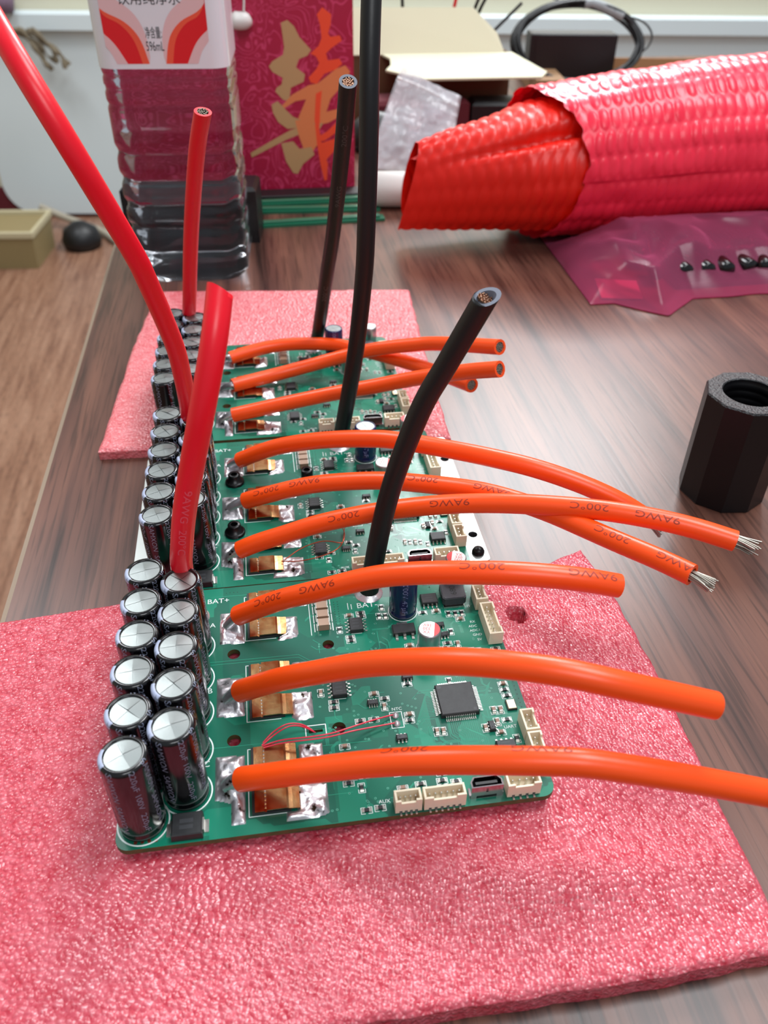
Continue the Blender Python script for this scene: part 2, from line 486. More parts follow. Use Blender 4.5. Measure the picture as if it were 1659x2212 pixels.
# ------------------------------------------------------------------ foam sheets
def foam(name, label, left, right, front, back, top, thick, material, seed, bump=None, hole=None, nx=230, ny=170, amp=.45, cell=1.1):
    u = np.linspace(0, 1, nx)[None, :]; v = np.linspace(0, 1, ny)[:, None]
    Lx = np.interp(v, *left[::-1]) if False else np.interp(v[:, 0], left[0], left[1])[:, None]
    Rx = np.interp(v[:, 0], right[0], right[1])[:, None]
    X = Lx + (Rx - Lx) * u + 0 * v
    Yf = np.interp(X, front[0], front[1]); Yb = np.interp(X, back[0], back[1]); Y = Yf + (Yb - Yf) * v
    X = X + (1 - np.minimum(1, np.minimum(u, 1 - u) * 40)) * vnoise(Y / 6, Y * 0 + 3, seed) * .7
    Y = Y + (1 - np.minimum(1, np.minimum(v, 1 - v) * 40)) * vnoise(X / 6, X * 0 + 9, seed + 1) * .7
    Z = top + 0 * X
    if bump is not None: Z = Z + bump(X, Y)
    d = np.minimum(np.minimum(u, 1 - u) * (Rx - Lx), np.minimum(v, 1 - v) * (Yb - Yf))
    Z = Z - 1.1 * np.clip(1 - d / 1.6, 0, 1) ** 2
    Z = Z + amp * (.55 - worley(X / cell, Y / cell, seed)) + .25 * vnoise(X / 5, Y / 5, seed + 2)
    if hole is not None:
        hd = np.hypot(X - hole[0], (Y - hole[1])) + 1.0 * vnoise(X * 1.3, Y * 1.3, 5)
        Z = np.where(hd < hole[2], np.maximum(Z - 2 - (hole[2] - hd) * 14, TZ + .6), Z)
    m = MB(); m.grid(np.stack([X, Y, Z], -1))
    idx = [(0, i) for i in range(nx)] + [(j, nx - 1) for j in range(1, ny)] + [(ny - 1, i) for i in range(nx - 2, -1, -1)] + [(j, 0) for j in range(ny - 2, 0, -1)]
    base = [(X[a], Y[a], max(TZ + .05, Z[a] - thick)) for a in idx]; topp = [(X[a], Y[a], Z[a]) for a in idx]; n = len(idx)
    rows = [topp, [(x + .25 * math.sin(i), y + .25 * math.cos(i * 1.7), (z + t[2]) / 2) for i, ((x, y, z), t) in enumerate(zip(base, topp))], base]
    m.grid(np.array(rows), wrap=True)
    m.add(base, [tuple(reversed(range(n)))] if False else [tuple(range(n))])
    o = m.build(name, material); return tag(o, label, 'foam sheet', 'pink packing foam sheets')


def bump1(X, Y):
    b = 2.6 * np.exp(-(np.clip(np.abs(X - 50) - 52, 0, None) / 22) ** 2 - (np.clip(np.abs(Y - 40) - 42, 0, None) / 20) ** 2)
    b = b + .8 * np.sin(X / 23 + .5) * np.cos(Y / 19) * np.clip((-Y + 5) / 30, 0, 1)
    b = b - 1.6 * np.exp(-((X - 118) / 26) ** 2 - ((Y + 6) / 9) ** 2) + .9 * np.exp(-((X - 100) / 26) ** 2 - ((Y + 18) / 8) ** 2)
    return b


foam('foam_sheet', 'pink foam sheet under the nearest circuit board, with a small torn hole',
     ([0, 1], [-72, -70]), ([0, .3, .6, .85, 1], [141.5, 142.5, 144, 143, 140.4]), ([-70, 0, 66, 113, 133, 142], [-37, -38.5, -39, -39.2, -38.5, -37.5]),
     ([-70, -30, 0, 100, 126, 142], [82, 84.5, 84, 84.5, 85.5, 93]), -6.6, 6.3, M['foam'], 3, bump1, (109.9, 62.6, 3.0), 340, 230, .34, .95)
foam('foam_sheet', 'paler pink foam sheet lying under the farthest circuit board beside the water bottle',
     ([0, .26, .6, .95, 1], [-26, -23.5, -20.5, -14.5, -13]), ([0, .5, 1], [112.5, 115.9, 121]), ([-26, 112], [176, 167]), ([-13, 121], [328, 314]), -8.5, 4.4, M['foam_rear'], 11, None, None, 170, 170, .35, 1.3)


# ------------------------------------------------------------------ circuit-board parts (shared meshes)
LIB = {}


def lib(key, mb, mats): LIB[key] = mb.mesh(key, mats if isinstance(mats, (list, tuple)) else [mats])


CAP_R, CAP_H = 5.25, 25.6
prof = [(4.3, .05), (4.9, .1), (5.15, .5), (5.2, 1.6), (5.0, 2.3), (5.05, 2.7), (5.25, 3.4), (5.25, 24.3), (5.2, 24.9), (5.0, 25.35), (4.6, 25.58), (4.15, 25.6), (3.95, 25.5), (3.9, 25.25)]
mb = MB(); mb.lathe(prof, 40); lib('capacitor', mb, M['sleeve'])
mb = MB()
for q in range(4):                      # vented can top: four flat sectors between scored grooves
    a0 = q * math.pi / 2 + .012; a1 = (q + 1) * math.pi / 2 - .012
    hz = (25.66, 25.42, 25.36, 25.58)[q]
    arc = [(3.92 * math.cos(a0 + (a1 - a0) * i / 8), 3.92 * math.sin(a0 + (a1 - a0) * i / 8), 25.28) for i in range(9)]
    mid = (a0 + a1) / 2; ctr = (.06 * math.cos(mid), .06 * math.sin(mid), hz)
    mb.add([ctr] + arc, [(0, i, i + 1) for i in range(1, 9)])
mb.lathe([(0.001, 25.26), (3.95, 25.26)], 24)
lib('can_top', mb, M['can_top'])


def on_cap(mb, V, F, ang, s0, mi=0, off=.03, sgn=-1, pr=None):
    """wrap text along the can profile: tx runs along the profile (from the top down), ty around it"""
    pr = pr or prof[6:12]
    P = np.array(pr); seg = np.r_[0, np.cumsum(np.hypot(*np.diff(P, axis=0).T))]; tot = seg[-1]
    out = []
    for tx, ty in V:
        s_ = tot - (s0 + tx); s_ = min(max(s_, 0), tot)
        r = np.interp(s_, seg, P[:, 0]) + off; z = np.interp(s_, seg, P[:, 1]) + (off if s_ > tot - 1.6 else 0)
        a = ang + ty / CAP_R
        out.append((r * math.cos(a), r * math.sin(a), z))
    mb.add(out, F, mi)


mb = MB()
for k, (ang, body, s0) in enumerate([(-112, 'SAMXON  SAMXON', 11.6), (-146, '220\u03bcF 100V  220\u03bcF', 11.2), (-60, '220\u03bcF 100V  220\u03bcF', 11.6), (-20, 'SAMXON  SAMXON', 11.0), (40, 'SAMXON  SAMXON', 11.4), (75, '220\u03bcF 100V  220\u03bcF', 11.0), (115, 'SAMXON  SAMXON', 11.8)]):
    V, F = fine(*text(body, 2.1 if 'S' in body else 1.75), 2)
    V = V * np.array([21.5 / (V[:, 0].max() - V[:, 0].min()), 1.])
    on_cap(mb, V, F, math.radians(ang), s0)
lib('cap_print', mb, M['sleeve_print'])
mb = MB()
pr = [(r + .02, z + .01) for r, z in prof[6:12]]
mb.lathe(pr[1:], 10, a0=math.radians(164), a1=math.radians(222)); lib('cap_stripe', mb, M['stripe'])

# small passives, lying along x
def passive(key, body, l=1.7, w=.9, h=.55):
    mb = MB(); mb.box(-l / 2 + .32, -w / 2, .03, l / 2 - .32, w / 2, h, 0, ch=.05)
    for sgn in (-1, 1):
        a, b = sorted((sgn * l / 2, sgn * (l / 2 - .34))); mb.box(a, -w / 2 - .02, 0, b, w / 2 + .02, h + .03, 1, ch=.06)
        a, b = sorted((sgn * (l / 2 + .25), sgn * (l / 2 - .1))); mb.box(a, -w / 2, 0, b, w / 2, .12, 1)
    lib(key, mb, [body, M['lead']])


passive('resistor', M['pass_body'], h=.45); passive('chip_capacitor', M['mlcc_body'], h=.75)
passive('ceramic_capacitor', M['mlcc_brown'], 3.6, 2.7, 2.2)


def gull(mb, x, y, dx, dy, w, z, l):
    """one gull-wing lead leaving (x,y,z) towards (dx,dy)"""
    px, py = -dy * w / 2, dx * w / 2
    path = [(0, z), (l * .35, z), (l * .5, .12), (l, .1)]
    vs = []
    for d, zz in path:
        for t in (0, .12):
            vs += [(x + dx * d - px, y + dy * d - py, zz + t), (x + dx * d + px, y + dy * d + py, zz + t)]
    fs = [(0, 1, 3, 2), (12, 14, 15, 13)]
    for k in range(3):
        a = 4 * k; b = a + 4
        fs += [(a, b, b + 1, a + 1), (a + 2, a + 3, b + 3, b + 2), (a, a + 2, b + 2, b), (a + 1, b + 1, b + 3, a + 3)]
    mb.add(vs, fs)


def soic(key, bw, bh, n, pitch, z1, lead_w, lead_l, vertical):
    mb = MB(); mb.box(-bw / 2, -bh / 2, .12, bw / 2, bh / 2, z1, 0, ch=.18, tp=.05)
    mb.lathe([(.001, z1 + .012), (.3, z1 + .012)], 10, (-bw / 2 + .75, bh / 2 - .75), 1)
    for i, t in enumerate((.55, 0, -.55)):
        flat_text(mb, ('01', '1800', '25')[0] * 0 or 'I' * 0, .5, 0, 0, 0) if False else mb.box(-bw * .26, t * bh * .45 - .16, z1, bw * .2, t * bh * .45 + .16, z1 + .012, 1)
    lib(key, mb, [M['ic'], M['ic_mark']])
    mb = MB()
    for i in range(n):
        o = (i - (n - 1) / 2) * pitch
        for s_ in (-1, 1):
            if vertical: gull(mb, o, s_ * (bh / 2 - .05), 0, s_, lead_w, z1 * .5, lead_l)
            else: gull(mb, s_ * (bw / 2 - .05), o, s_, 0, lead_w, z1 * .5, lead_l)
    lib(key + '_leads', mb, M['lead'])


soic('soic_side', 3.9, 4.9, 4, 1.27, 1.55, .42, 1.15, False)
soic('soic_down', 4.9, 3.9, 4, 1.27, 1.55, .42, 1.15, True)
soic('small_chip', 2.9, 1.6, 4, .65, 1.0, .3, .65, True)
soic('tiny_chip', 2.9, 1.6, 3, .95, 1.1, .4, .65, True)
# 64 pin microcontroller
mb = MB(); mb.box(-5, -5, .15, 5, 5, 1.55, 0, ch=.22, tp=.08)
mb.lathe([(.001, 1.562), (.45, 1.562)], 14, (4.0, -4.0), 1); mb.lathe([(.001, 1.562), (.6, 1.562)], 14, (-4.0, 4.0), 1)
lib('mcu', mb, [M['ic'], M['ic_mark']])
mb = MB()
for i in range(16):
    o = (i - 7.5) * .5
    gull(mb, o, 4.95, 0, 1, .26, .8, 1.25); gull(mb, o, -4.95, 0, -1, .26, .8, 1.25)
    gull(mb, 4.95, o, 1, 0, .26, .8, 1.25); gull(mb, -4.95, o, -1, 0, .26, .8, 1.25)
lib('mcu_leads', mb, M['lead'])
# regulator with a wide tab
mb = MB(); mb.box(-3.25, -1.75, .12, 3.25, 1.75, 1.6, 0, ch=.2, tp=.06); lib('regulator', mb, M['ic'])
mb = MB()
for o in (-2.3, 0, 2.3): gull(mb, o, -1.7, 0, -1, .75, .7, 1.7)
gull(mb, 0, 1.7, 0, 1, 3.0, .7, 1.7); lib('regulator_leads', mb, M['lead'])
# inductor
mb = MB(); oc = [(-2.9, -3.4), (2.9, -3.4), (3.5, -2.8), (3.5, 2.8), (2.9, 3.4), (-2.9, 3.4), (-3.5, 2.8), (-3.5, -2.8)]
mb.prism(oc, 1.3, 3.6); mb.prism([(x * .93, y * .93) for x, y in oc], 3.6, 3.75); mb.box(-2.6, -2.6, .3, 2.6, 2.6, 1.3)
flat_text(mb, '680', 2.6, 0, 0, 3.78, math.pi / 2, 1)
mb.box(-3.1, -3.3, 0, 3.1, -2.3, .35, 2); mb.box(-3.1, 2.3, 0, 3.1, 3.3, .35, 2)
lib('inductor', mb, [M['inductor'], M['dark'], M['lead']])
# diode in a flat square package
mb = MB(); mb.box(-3.5, -2.95, .15, 3.5, 2.95, 2.3, 0, ch=.25, tp=.12)
mb.box(-1.6, -1.4, 2.3, 1.4, -.4, 2.315, 1); mb.box(-1.6, .1, 2.3, 1.4, 1.1, 2.315, 1); lib('diode', mb, [M['ic'], M['ic_mark']])
mb = MB()
for s_ in (-1, 1):
    a, b = sorted((s_ * 3.4, s_ * 3.75)); mb.box(a, -1.55, .2, b, 1.55, 1.4)
    a, b = sorted((s_ * 3.4, s_ * 4.7)); mb.box(a, -1.55, 0, b, 1.55, .3)
lib('diode_terminals', mb, M['lead'])
# oscillator
mb = MB(); mb.box(-1.6, -1.25, 0, 1.6, 1.25, .55, 1); mb.box(-1.45, -1.1, .55, 1.45, 1.1, .8, 0, ch=.1); lib('crystal', mb, [M['crystal'], M['ic']])
# polymer can: silver side, white top with a red segment
mb = MB(); mb.lathe([(3.0, 0), (3.15, .3), (3.15, 1.1), (3.0, 1.5), (3.15, 1.9), (3.15, 7.5), (3.0, 7.85), (2.7, 7.95)], 28); lib('polymer_can', mb, M['can_side'])
mb = MB()
th = [math.radians(-62 + 124 * i / 12) for i in range(13)]
mb.prism([(2.85 * math.cos(t), 2.85 * math.sin(t)) for t in th], 7.9, 8.0, 1)
th = [math.radians(62 + 236 * i / 20) for i in range(21)]
mb.prism([(2.85 * math.cos(t), 2.85 * math.sin(t)) for t in th], 7.9, 8.0, 0)
for i, t in enumerate(('YX', '330', '16V')): flat_text(mb, t, 1.5, -.75, 1.25 - 1.25 * i if False else (-1.25 + 1.25 * i), 8.02, math.pi, 1)
lib('polymer_can_top', mb, [M['can_white'], M['can_red']])
# blue electrolytic
bprof = [(3.6, .05), (3.95, .3), (3.95, 1.4), (3.75, 1.9), (4.0, 2.5), (4.0, 13.2), (3.85, 13.75), (3.5, 14.0), (3.3, 13.95), (3.25, 13.8)]
mb = MB(); mb.lathe(bprof, 32); lib('blue_capacitor', mb, M['blue_sleeve'])
mb = MB(); mb.lathe([(.001, 13.82), (3.28, 13.82)], 24)
for q in range(2):
    a = q * math.pi / 2 + .4; c, s_ = math.cos(a), math.sin(a)
    mb.ribbon([(-3.1 * c, -3.1 * s_), (3.1 * c, 3.1 * s_)], .12, 13.83, 1)
lib('blue_top', mb, [M['can_top'], M['inductor']])
mb = MB(); CAP_R_SAVE = CAP_R; CAP_R = 4.0
for ang in (-95, 20, 140):
    V, F = text('100V 47\u03bcF', 2.2); V = V * np.array([11 / (V[:, 0].max() - V[:, 0].min()), 1]); on_cap(mb, V, F, math.radians(ang), 6.2, pr=bprof[4:9])
lib('blue_print', mb, M['blue_print']); CAP_R = CAP_R_SAVE


# wire-to-board sockets: open-topped nylon box, pins standing inside, notches in one wall
def socket(key, L, W, n, H=4.6):
    mb = MB(); t = .55; x0, x1, y0, y1 = -L / 2, L / 2, -W / 2, W / 2
    mb.box(x0, y0, .2, x1, y1, 1.6)
    mb.box(x0, y1 - t, 1.6, x1, y1, H, ch=.06); mb.box(x0, y0 + t, 1.6, x0 + t, y1 - t, H, ch=.06); mb.box(x1 - t, y0 + t, 1.6, x1, y1 - t, H, ch=.06)
    a = L * .22
    mb.box(x0, y0, 1.6, x0 + a, y0 + t, H, ch=.06); mb.box(x1 - a, y0, 1.6, x1, y0 + t, H, ch=.06); mb.box(x0 + a, y0, 1.6, x1 - a, y0 + t, H - .9, ch=.06)
    p = (L - 1.4) / n
    for i in range(n): xx = (i - (n - 1) / 2) * p; mb.box(xx - .32, y0 - .05, .0, xx + .32, y0 + .25, .9, 1)
    lib(key, mb, [M['cream'], M['ic']])
    mb = MB()
    for i in range(n):
        xx = (i - (n - 1) / 2) * p; mb.box(xx - .2, -.1, 1.5, xx + .2, .3, H - .6, ch=.1); mb.box(xx - .22, y0 - .75, 0, xx + .22, y0 + .1, .18)
    lib(key + '_pins', mb, M['lead'])


socket('socket7', 12.4, 4.0, 7); socket('socket4', 6.3, 3.6, 4); socket('socket4w', 8.0, 3.6, 4); socket('socket6', 9.8, 3.2, 6); socket('socket4n', 6.2, 3.2, 4); socket('socket3', 6.4, 3.6, 3)
# upright micro USB port
mb = MB(); H = 4.4
po = [(-3.8, -1.45), (3.8, -1.45), (3.8, .2), (2.9, 1.45), (-2.9, 1.45), (-3.8, .2)]; pi_ = [(x * .9, y * .8) for x, y in po]
n = 6
mb.add([(x, y, .0) for x, y in po] + [(x, y, H) for x, y in po] + [(x, y, H) for x, y in pi_] + [(x, y, 1.2) for x, y in pi_],
       [(i, (i + 1) % n, n + (i + 1) % n, n + i) for i in range(n)] + [(n + i, n + (i + 1) % n, 2 * n + (i + 1) % n, 2 * n + i) for i in range(n)] + [(2 * n + i, 2 * n + (i + 1) % n, 3 * n + (i + 1) % n, 3 * n + i) for i in range(n)], 0)
mb.add([(x, y, 1.2) for x, y in pi_], [tuple(range(n))], 1); mb.box(-2.6, -.35, 1.2, 2.6, .35, H - .5, 1)
mb.box(-4.1, -1.2, 0, -3.7, .8, 1.1, 0); mb.box(3.7, -1.2, 0, 4.1, .8, 1.1, 0); mb.box(-2.4, -1.48, .15, 2.4, -1.4, 1.0, 1)
mb.box(-.25, -1.5, 2.3, .25, -1.42, 2.9, 1); mb.box(-.25, -1.5, 3.2, .25, -1.42, 3.5, 1)
lib('usb', mb, [M['usb'], M['black_plastic']])
# copper-clip transistor (10.5 x 6.6), foot on the left
prf = [(.9, .25), (.9, 1.05), (3.1, 1.1), (3.15, .75), (3.6, .75), (3.65, 1.45), (8.2, 1.5), (8.7, 1.2), (9.6, 1.05), (11.2, .9), (11.3, .35)]
mb = MB(); Y0, Y1 = 0, 6.6
for (xa, za), (xb, zb) in zip(prf[:-1], prf[1:]): mb.add([(xa, Y0, za), (xb, Y0, zb), (xb, Y1, zb), (xa, Y1, za)], [(0, 1, 2, 3)])
for y in (Y0, Y1):
    for (xa, za), (xb, zb) in zip(prf[:-1], prf[1:]):
        mb.add([(xa, y, za), (xb, y, zb), (xb, y, zb - .28), (xa, y, za - .28)], [(0, 1, 2, 3)])
lib('clip', mb, M['clip'])
mb = MB(); mb.box(.3, -.15, 0, 9.2, 6.75, .72, 0)
mb.box(3.75, 1.2, 1.2, 8.1, 5.6, 1.25, 0); lib('transistor', mb, M['ic'])
mb = MB()
for i in range(5): mb.box(3.2, 1 + i * 1.0, .78, 3.5, 1.5 + i * 1.0, .95)
lib('clip_marks', mb, M['lead'])
# socket-head screw with flange washer
mb = MB(); mb.lathe([(3.4, 0.02), (3.4, .9), (3.1, 1.1), (2.9, 1.1), (2.75, 1.7), (2.2, 1.8), (2.15, 3.6), (1.95, 3.9), (1.15, 3.9)], 28)
hexa = [(1.15 * math.cos(math.radians(60 * i)), 1.15 * math.sin(math.radians(60 * i))) for i in range(6)]
mb.add([(x, y, 3.9) for x, y in hexa] + [(x, y, 2.2) for x, y in hexa], [(i, (i + 1) % 6, 6 + (i + 1) % 6, 6 + i) for i in range(6)] + [tuple(range(6, 12))])
lib('mounting_screw', mb, M['screw'])
mb = MB(); mb.lathe([(2.2, 0.02), (2.2, 3.2), (2.0, 3.5), (1.15, 3.5)], 24)
mb.add([(x, y, 3.5) for x, y in hexa] + [(x, y, 1.8) for x, y in hexa], [(i, (i + 1) % 6, 6 + (i + 1) % 6, 6 + i) for i in range(6)] + [tuple(range(6, 12))])
lib('cap_screw', mb, M['screw'])


def solder_blob(poly, hmax, seed, drop=.08, wire=None):
    """lumpy solder covering a polygonal pad"""
    P = np.array(poly, float); x0, y0 = P.min(0); x1, y1 = P.max(0); nx = max(8, int((x1 - x0) / .35)); ny = max(8, int((y1 - y0) / .35))
    X, Y = np.meshgrid(np.linspace(x0, x1, nx), np.linspace(y0, y1, ny))
    d = np.full(X.shape, 1e9); inside = np.zeros(X.shape, bool); n = len(P)
    for i in range(n):
        a, b = P[i], P[(i + 1) % n]; t = b - a
        u = np.clip(((X - a[0]) * t[0] + (Y - a[1]) * t[1]) / (t @ t), 0, 1); d = np.minimum(d, np.hypot(X - a[0] - u * t[0], Y - a[1] - u * t[1]))
        c = ((a[1] > Y) != (b[1] > Y)) & (X < (b[0] - a[0]) * (Y - a[1]) / (b[1] - a[1] + 1e-9) + a[0]); inside ^= c
    d = np.where(inside, d, 0)
    Z = .05 + hmax * (.25 + .75 * np.clip(.5 + 1.3 * vnoise(X / 2.6 + seed, Y / 2.6, seed), 0, 1)) * np.sqrt(np.clip(d / 1.3, 0, 1)) + .25 * vnoise(X * 1.1, Y * 1.1, seed + 1) * np.clip(d, 0, 1)
    if wire is not None: Z = Z + wire[2] * np.exp(-((X - wire[0]) / 2.4) ** 2 - ((Y - wire[1]) / 2.2) ** 2)
    Z = np.where(inside | (d > 0), np.maximum(Z, .05), -.05)
    mb = MB(); mb.grid(np.stack([X, Y, Z], -1))
    keep = [k for k, f in enumerate(mb.f) if max(mb.v[i][2] for i in f) > 0]
    mb.f = [mb.f[k] for k in keep]; mb.m = [mb.m[k] for k in keep]; mb.sm = [mb.sm[k] for k in keep]
    return mb


for k, (poly, hm, wr) in {
    'padA': ([(22.5, 70.8), (29.6, 70.2), (29.4, 58.2), (22.7, 58.9)], 1.0, (27.4, 64.7, 3.2)),
    'padB': ([(21.9, 46.4), (29.3, 45.6), (29.1, 33.1), (21.9, 33.6)], 1.2, (27.0, 38.0, 3.2)),
    'padC': ([(21.7, 21.6), (28.9, 21.1), (28.6, 10), (28.9, 2.7), (25.5, 2.9), (25.6, 8.6), (21.9, 9.8)], 1.2, (26.3, 12.6, 3.4)),
    'outC': ([(40.9, 11.5), (48, 10.6), (47.8, 2.9), (44, 2.0), (38, 2.2), (38.2, 4.2), (40.9, 4.5)], 1.5, None),
    'outB': ([(40.9, 39), (46.6, 38.5), (46.3, 30.2), (42.5, 29.6), (41, 31)], 1.4, None),
    'outA': ([(40.4, 67), (44.6, 66.5), (44.2, 58.8), (38.8, 57.8), (38.6, 59), (40.4, 60)], 1.3, None),
    'outU': ([(42, 5.8), (47.9, 5.2), (47.5, -1.0), (42, -.8)], 1.1, None)}.items():
    lib('solder_' + k, solder_blob(poly, hm, hash(k) % 50 if False else sum(map(ord, k)) % 50, wire=wr), M['solder'])

W_, D_ = 101.3, 81.5
HOLES = [(26.4, 54.6, 1.75), (26.3, 25.9, 1.75), (52.5, 54.6, 1.6), (52.5, 26.1, 1.75)]
CAPS = [(5.9, 6.5 + 11.43 * k) for k in range(6)] + [(15.4, 12.8 + 11.46 * k) for k in range(5)]
RH = [(59.5, 64.7), (62.9, 65.4), (63, 64), (58.9, 56.3), (59, 54.9), (52, 34.2), (51.9, 32.3), (62.7, 35.4), (58.1, 27.3), (61.6, 27.3), (53.3, 20.2), (53.1, 9.8), (56.4, 2.2), (59.6, 2.4), (97.2, 34), (97.1, 32), (97.2, 30), (95.2, 22.5), (92.7, 18.9), (85.6, 50.3), (84.6, 48.6), (98.5, 46.4), (80.9, 63), (84.9, 63.1), (91.2, 59), (74.9, 50.9), (65.2, 33.5), (71.9, 37.5), (70.8, 27.6), (70.5, 25.7), (65.6, 6.7), (70, 7.2), (75.2, 7.4), (75, 5.6), (78.5, 6.7), (63.3, 16), (65.5, 14.2), (57, 11.4), (75.5, 9.6)]
RV = [(56.2, 59.5), (48.9, 37.7), (56, 8.2), (92.6, 25.9), (94.4, 25.8), (89.2, 20.8), (92.6, 22.2), (96.2, 16.6), (76.8, 21.4), (78.4, 21.3), (88.4, 49.6), (91.8, 46.6), (93.7, 46.3), (69.3, 66.8), (68.1, 63.4), (69.9, 63.2), (88.3, 61.6), (90.3, 61.4), (92.2, 61.4), (87.5, 54.5), (64.8, 31), (81.7, 13.5), (83.3, 13.3), (85.1, 13.1), (86.8, 12.8), (89, 11.6), (64.9, 11.3), (83.2, 36.9)]
CHIPC = {(62.7, 35.4), (97.2, 34), (92.7, 18.9), (74.9, 50.9), (53.3, 20.2), (59.5, 64.7), (92.6, 25.9), (94.4, 25.8), (89.2, 20.8), (92.6, 22.2), (76.8, 21.4), (78.4, 21.3), (64.8, 31), (65.6, 6.7), (81.7, 13.5), (85.1, 13.1), (88.4, 49.6), (91.2, 59), (84.9, 63.1), (48.9, 37.7), (70.8, 27.6)}

# silkscreen: component outlines and lettering (shared by the boards)
mb = MB(); ZS = .03
def frame(x0, y0, x1, y1, wd=.16): mb.ribbon([(x0, y0), (x1, y0), (x1, y1), (x0, y1), (x0, y0)], wd, ZS)
for x, y in RH:
    for s_ in (-1, 1): mb.ribbon([(x + s_ * .35, y + .8), (x + s_ * 1.3, y + .8), (x + s_ * 1.3, y - .8), (x + s_ * .35, y - .8)], .15, ZS)
for x, y in RV:
    for s_ in (-1, 1): mb.ribbon([(x + .8, y + s_ * .35), (x + .8, y + s_ * 1.3), (x - .8, y + s_ * 1.3), (x - .8, y + s_ * .35)], .15, ZS)
for x, y in CAPS: mb.lathe([(5.6, ZS), (5.95, ZS)], 40, (x, y))
for y0, y1 in ((4.3, 22.7), (31, 49.8), (59, 76.6)):
    mb.ribbon([(38.2, y0), (29.6, y0), (29.6, y1), (32, y1)], .22, ZS)
frame(44.1, 24.4, 49.2, 27.7, .25); frame(65.8, 24.0, 68.9, 28.9, .2)
for x, y in ((60.9, 60.3), (53.8, 37.8), (53.8, 13.2)): mb.ribbon([(x - 1.5, y - 2.7), (x + 1.5, y - 2.7)], .15, ZS)
for x, y in ((51.85, 61.3), (51.85, 64.8), (51.85, 68.3), (51.85, 71.8)):
    for s_ in (-1, 1): mb.ribbon([(x + s_ * 2.6, y + 1.5), (x + s_ * 2.6, y - 1.5)], .3, ZS)
mb.ribbon([(48.2, 58.6), (48.2, 74)], .2, ZS)
mb.lathe([(4.05, ZS), (4.35, ZS)], 30, (75.3, 64.6)); mb.lathe([(3.3, ZS), (3.5, ZS)], 30, (79.9, 49.2))
for t, s_, x, y in (('BAT+', 2.7, 22.0, 76.2), ('A', 2.4, 20.5, 66.4), ('B', 2.4, 20.2, 42.5), ('C', 2.4, 19.7, 20.0), ('BAT-', 2.9, 65.3, 68.6), ('NTC', 1.3, 67.9, 29.9), ('UART', 1.3, 95.6, 20.4), ('AUX', 1.3, 60.8, 4.0), ('RX', 1.2, 94.6, 57.6), ('ADC', 1.2, 94.2, 55.9), ('ADC1', 1.2, 94.4, 54.2), ('GND', 1.2, 94.8, 52.5), ('5V', 1.2, 95, 50.6), ('12V', 1.2, 94.6, 64.0)):
    flat_text(mb, t, s_, x, y, ZS)
mb.ribbon([(59.6, 70), (59.6, 67.4)], .2, ZS); mb.ribbon([(60.6, 69.4), (60.6, 67.4)], .2, ZS)
lib('silkscreen', mb, M['silk'])
# copper traces under the mask, and vias
mb = MB(); ZT = .014
for i in range(16):
    o = (i - 7.5) * .5; cx, cy = 83.7, 30.1
    k = abs(i - 7.5)
    mb.ribbon([(cx - 6.1, cy + o), (cx - 7 - .22 * (15 - i), cy + o), (cx - 8 - .22 * (15 - i), cy + o - 1), (cx - 8 - .22 * (15 - i), 13 + .3 * i)], .11, ZT)
    mb.ribbon([(cx + o, cy - 6.1), (cx + o, cy - 8 - .35 * k), (cx + o + 1.5, cy - 9.5 - .35 * k), (cx + o + 1.5, cy - 12 - .4 * k)], .11, ZT)
    mb.ribbon([(cx + 6.1, cy + o), (cx + 7.5 + .2 * k, cy + o), (cx + 8.8 + .2 * k, cy + o + 1.3)], .11, ZT)
    mb.ribbon([(cx + o, cy + 6.1), (cx + o, cy + 7.5 + .4 * k), (cx + o - 2, cy + 9.5 + .4 * k), (cx + o - 2, cy + 13)], .11, ZT)
rr = random.Random(4)
for i in range(90):
    x = rr.uniform(48, 96); y = rr.uniform(3, 75); l = rr.uniform(2, 7); dx, dy = rr.choice([(1, 0), (0, 1), (-1, 0), (0, -1)]); q = rr.choice((-1, 1))
    for j in range(rr.choice((1, 1, 2, 3))):
        ox, oy = (-dy * j * .32, dx * j * .32)
        a = (x + ox, y + oy); b = (a[0] + dx * l, a[1] + dy * l); c = (b[0] + dx * 1.5 - dy * q * 1.5, b[1] + dy * 1.5 + dx * q * 1.5)
        if all(1 < p_[0] < 100 and 1 < p_[1] < 80 for p_ in (a, b, c)): mb.ribbon([a, b, c], .13, ZT)
for y in (24.3, 51.4, 52.4, 77.9):
    mb.ribbon([(20, y), (44, y - .4), (47, y - 3), (60, y - 3.2)], .14, ZT)
lib('traces', mb, M['trace'])
mb = MB()
for i in range(260):
    x = rr.uniform(48, 99.5); y = rr.uniform(3, 79)
    mb.lathe([(.14, .018), (.3, .018)], 8, (x, y), 0); mb.lathe([(.001, .02), (.15, .02)], 6, (x, y), 1)
for i in range(12):
    for j in range(2): mb.lathe([(.001, .02), (.16, .02)], 6, (55.6 + j * 1.1, 60 + i * 1.0), 1)
    mb.lathe([(.001, .02), (.16, .02)], 6, (100.1, 26 + i * 1.4), 1)
for i in range(4): mb.lathe([(.001, .02), (.42, .02)], 8, (4.5 + i * 1.5, 1.6), 2); mb.lathe([(.001, .02), (.15, .02)], 6, (24.3 + 1.1 * i, 79.2), 1)
lib('vias', mb, [M['via'], M['dark'], mat('bare_copper', '#8A4030', .4, .6)])
LIB_PCB = None


# ------------------------------------------------------------------ wires
WR = 2.9


def frames(P, ref):
    T = np.gradient(P, axis=0); T /= np.linalg.norm(T, axis=1)[:, None]
    N = ref[None] - T * (T @ ref)[:, None]; N /= np.linalg.norm(N, axis=1)[:, None]
    return T, N, np.cross(T, N)


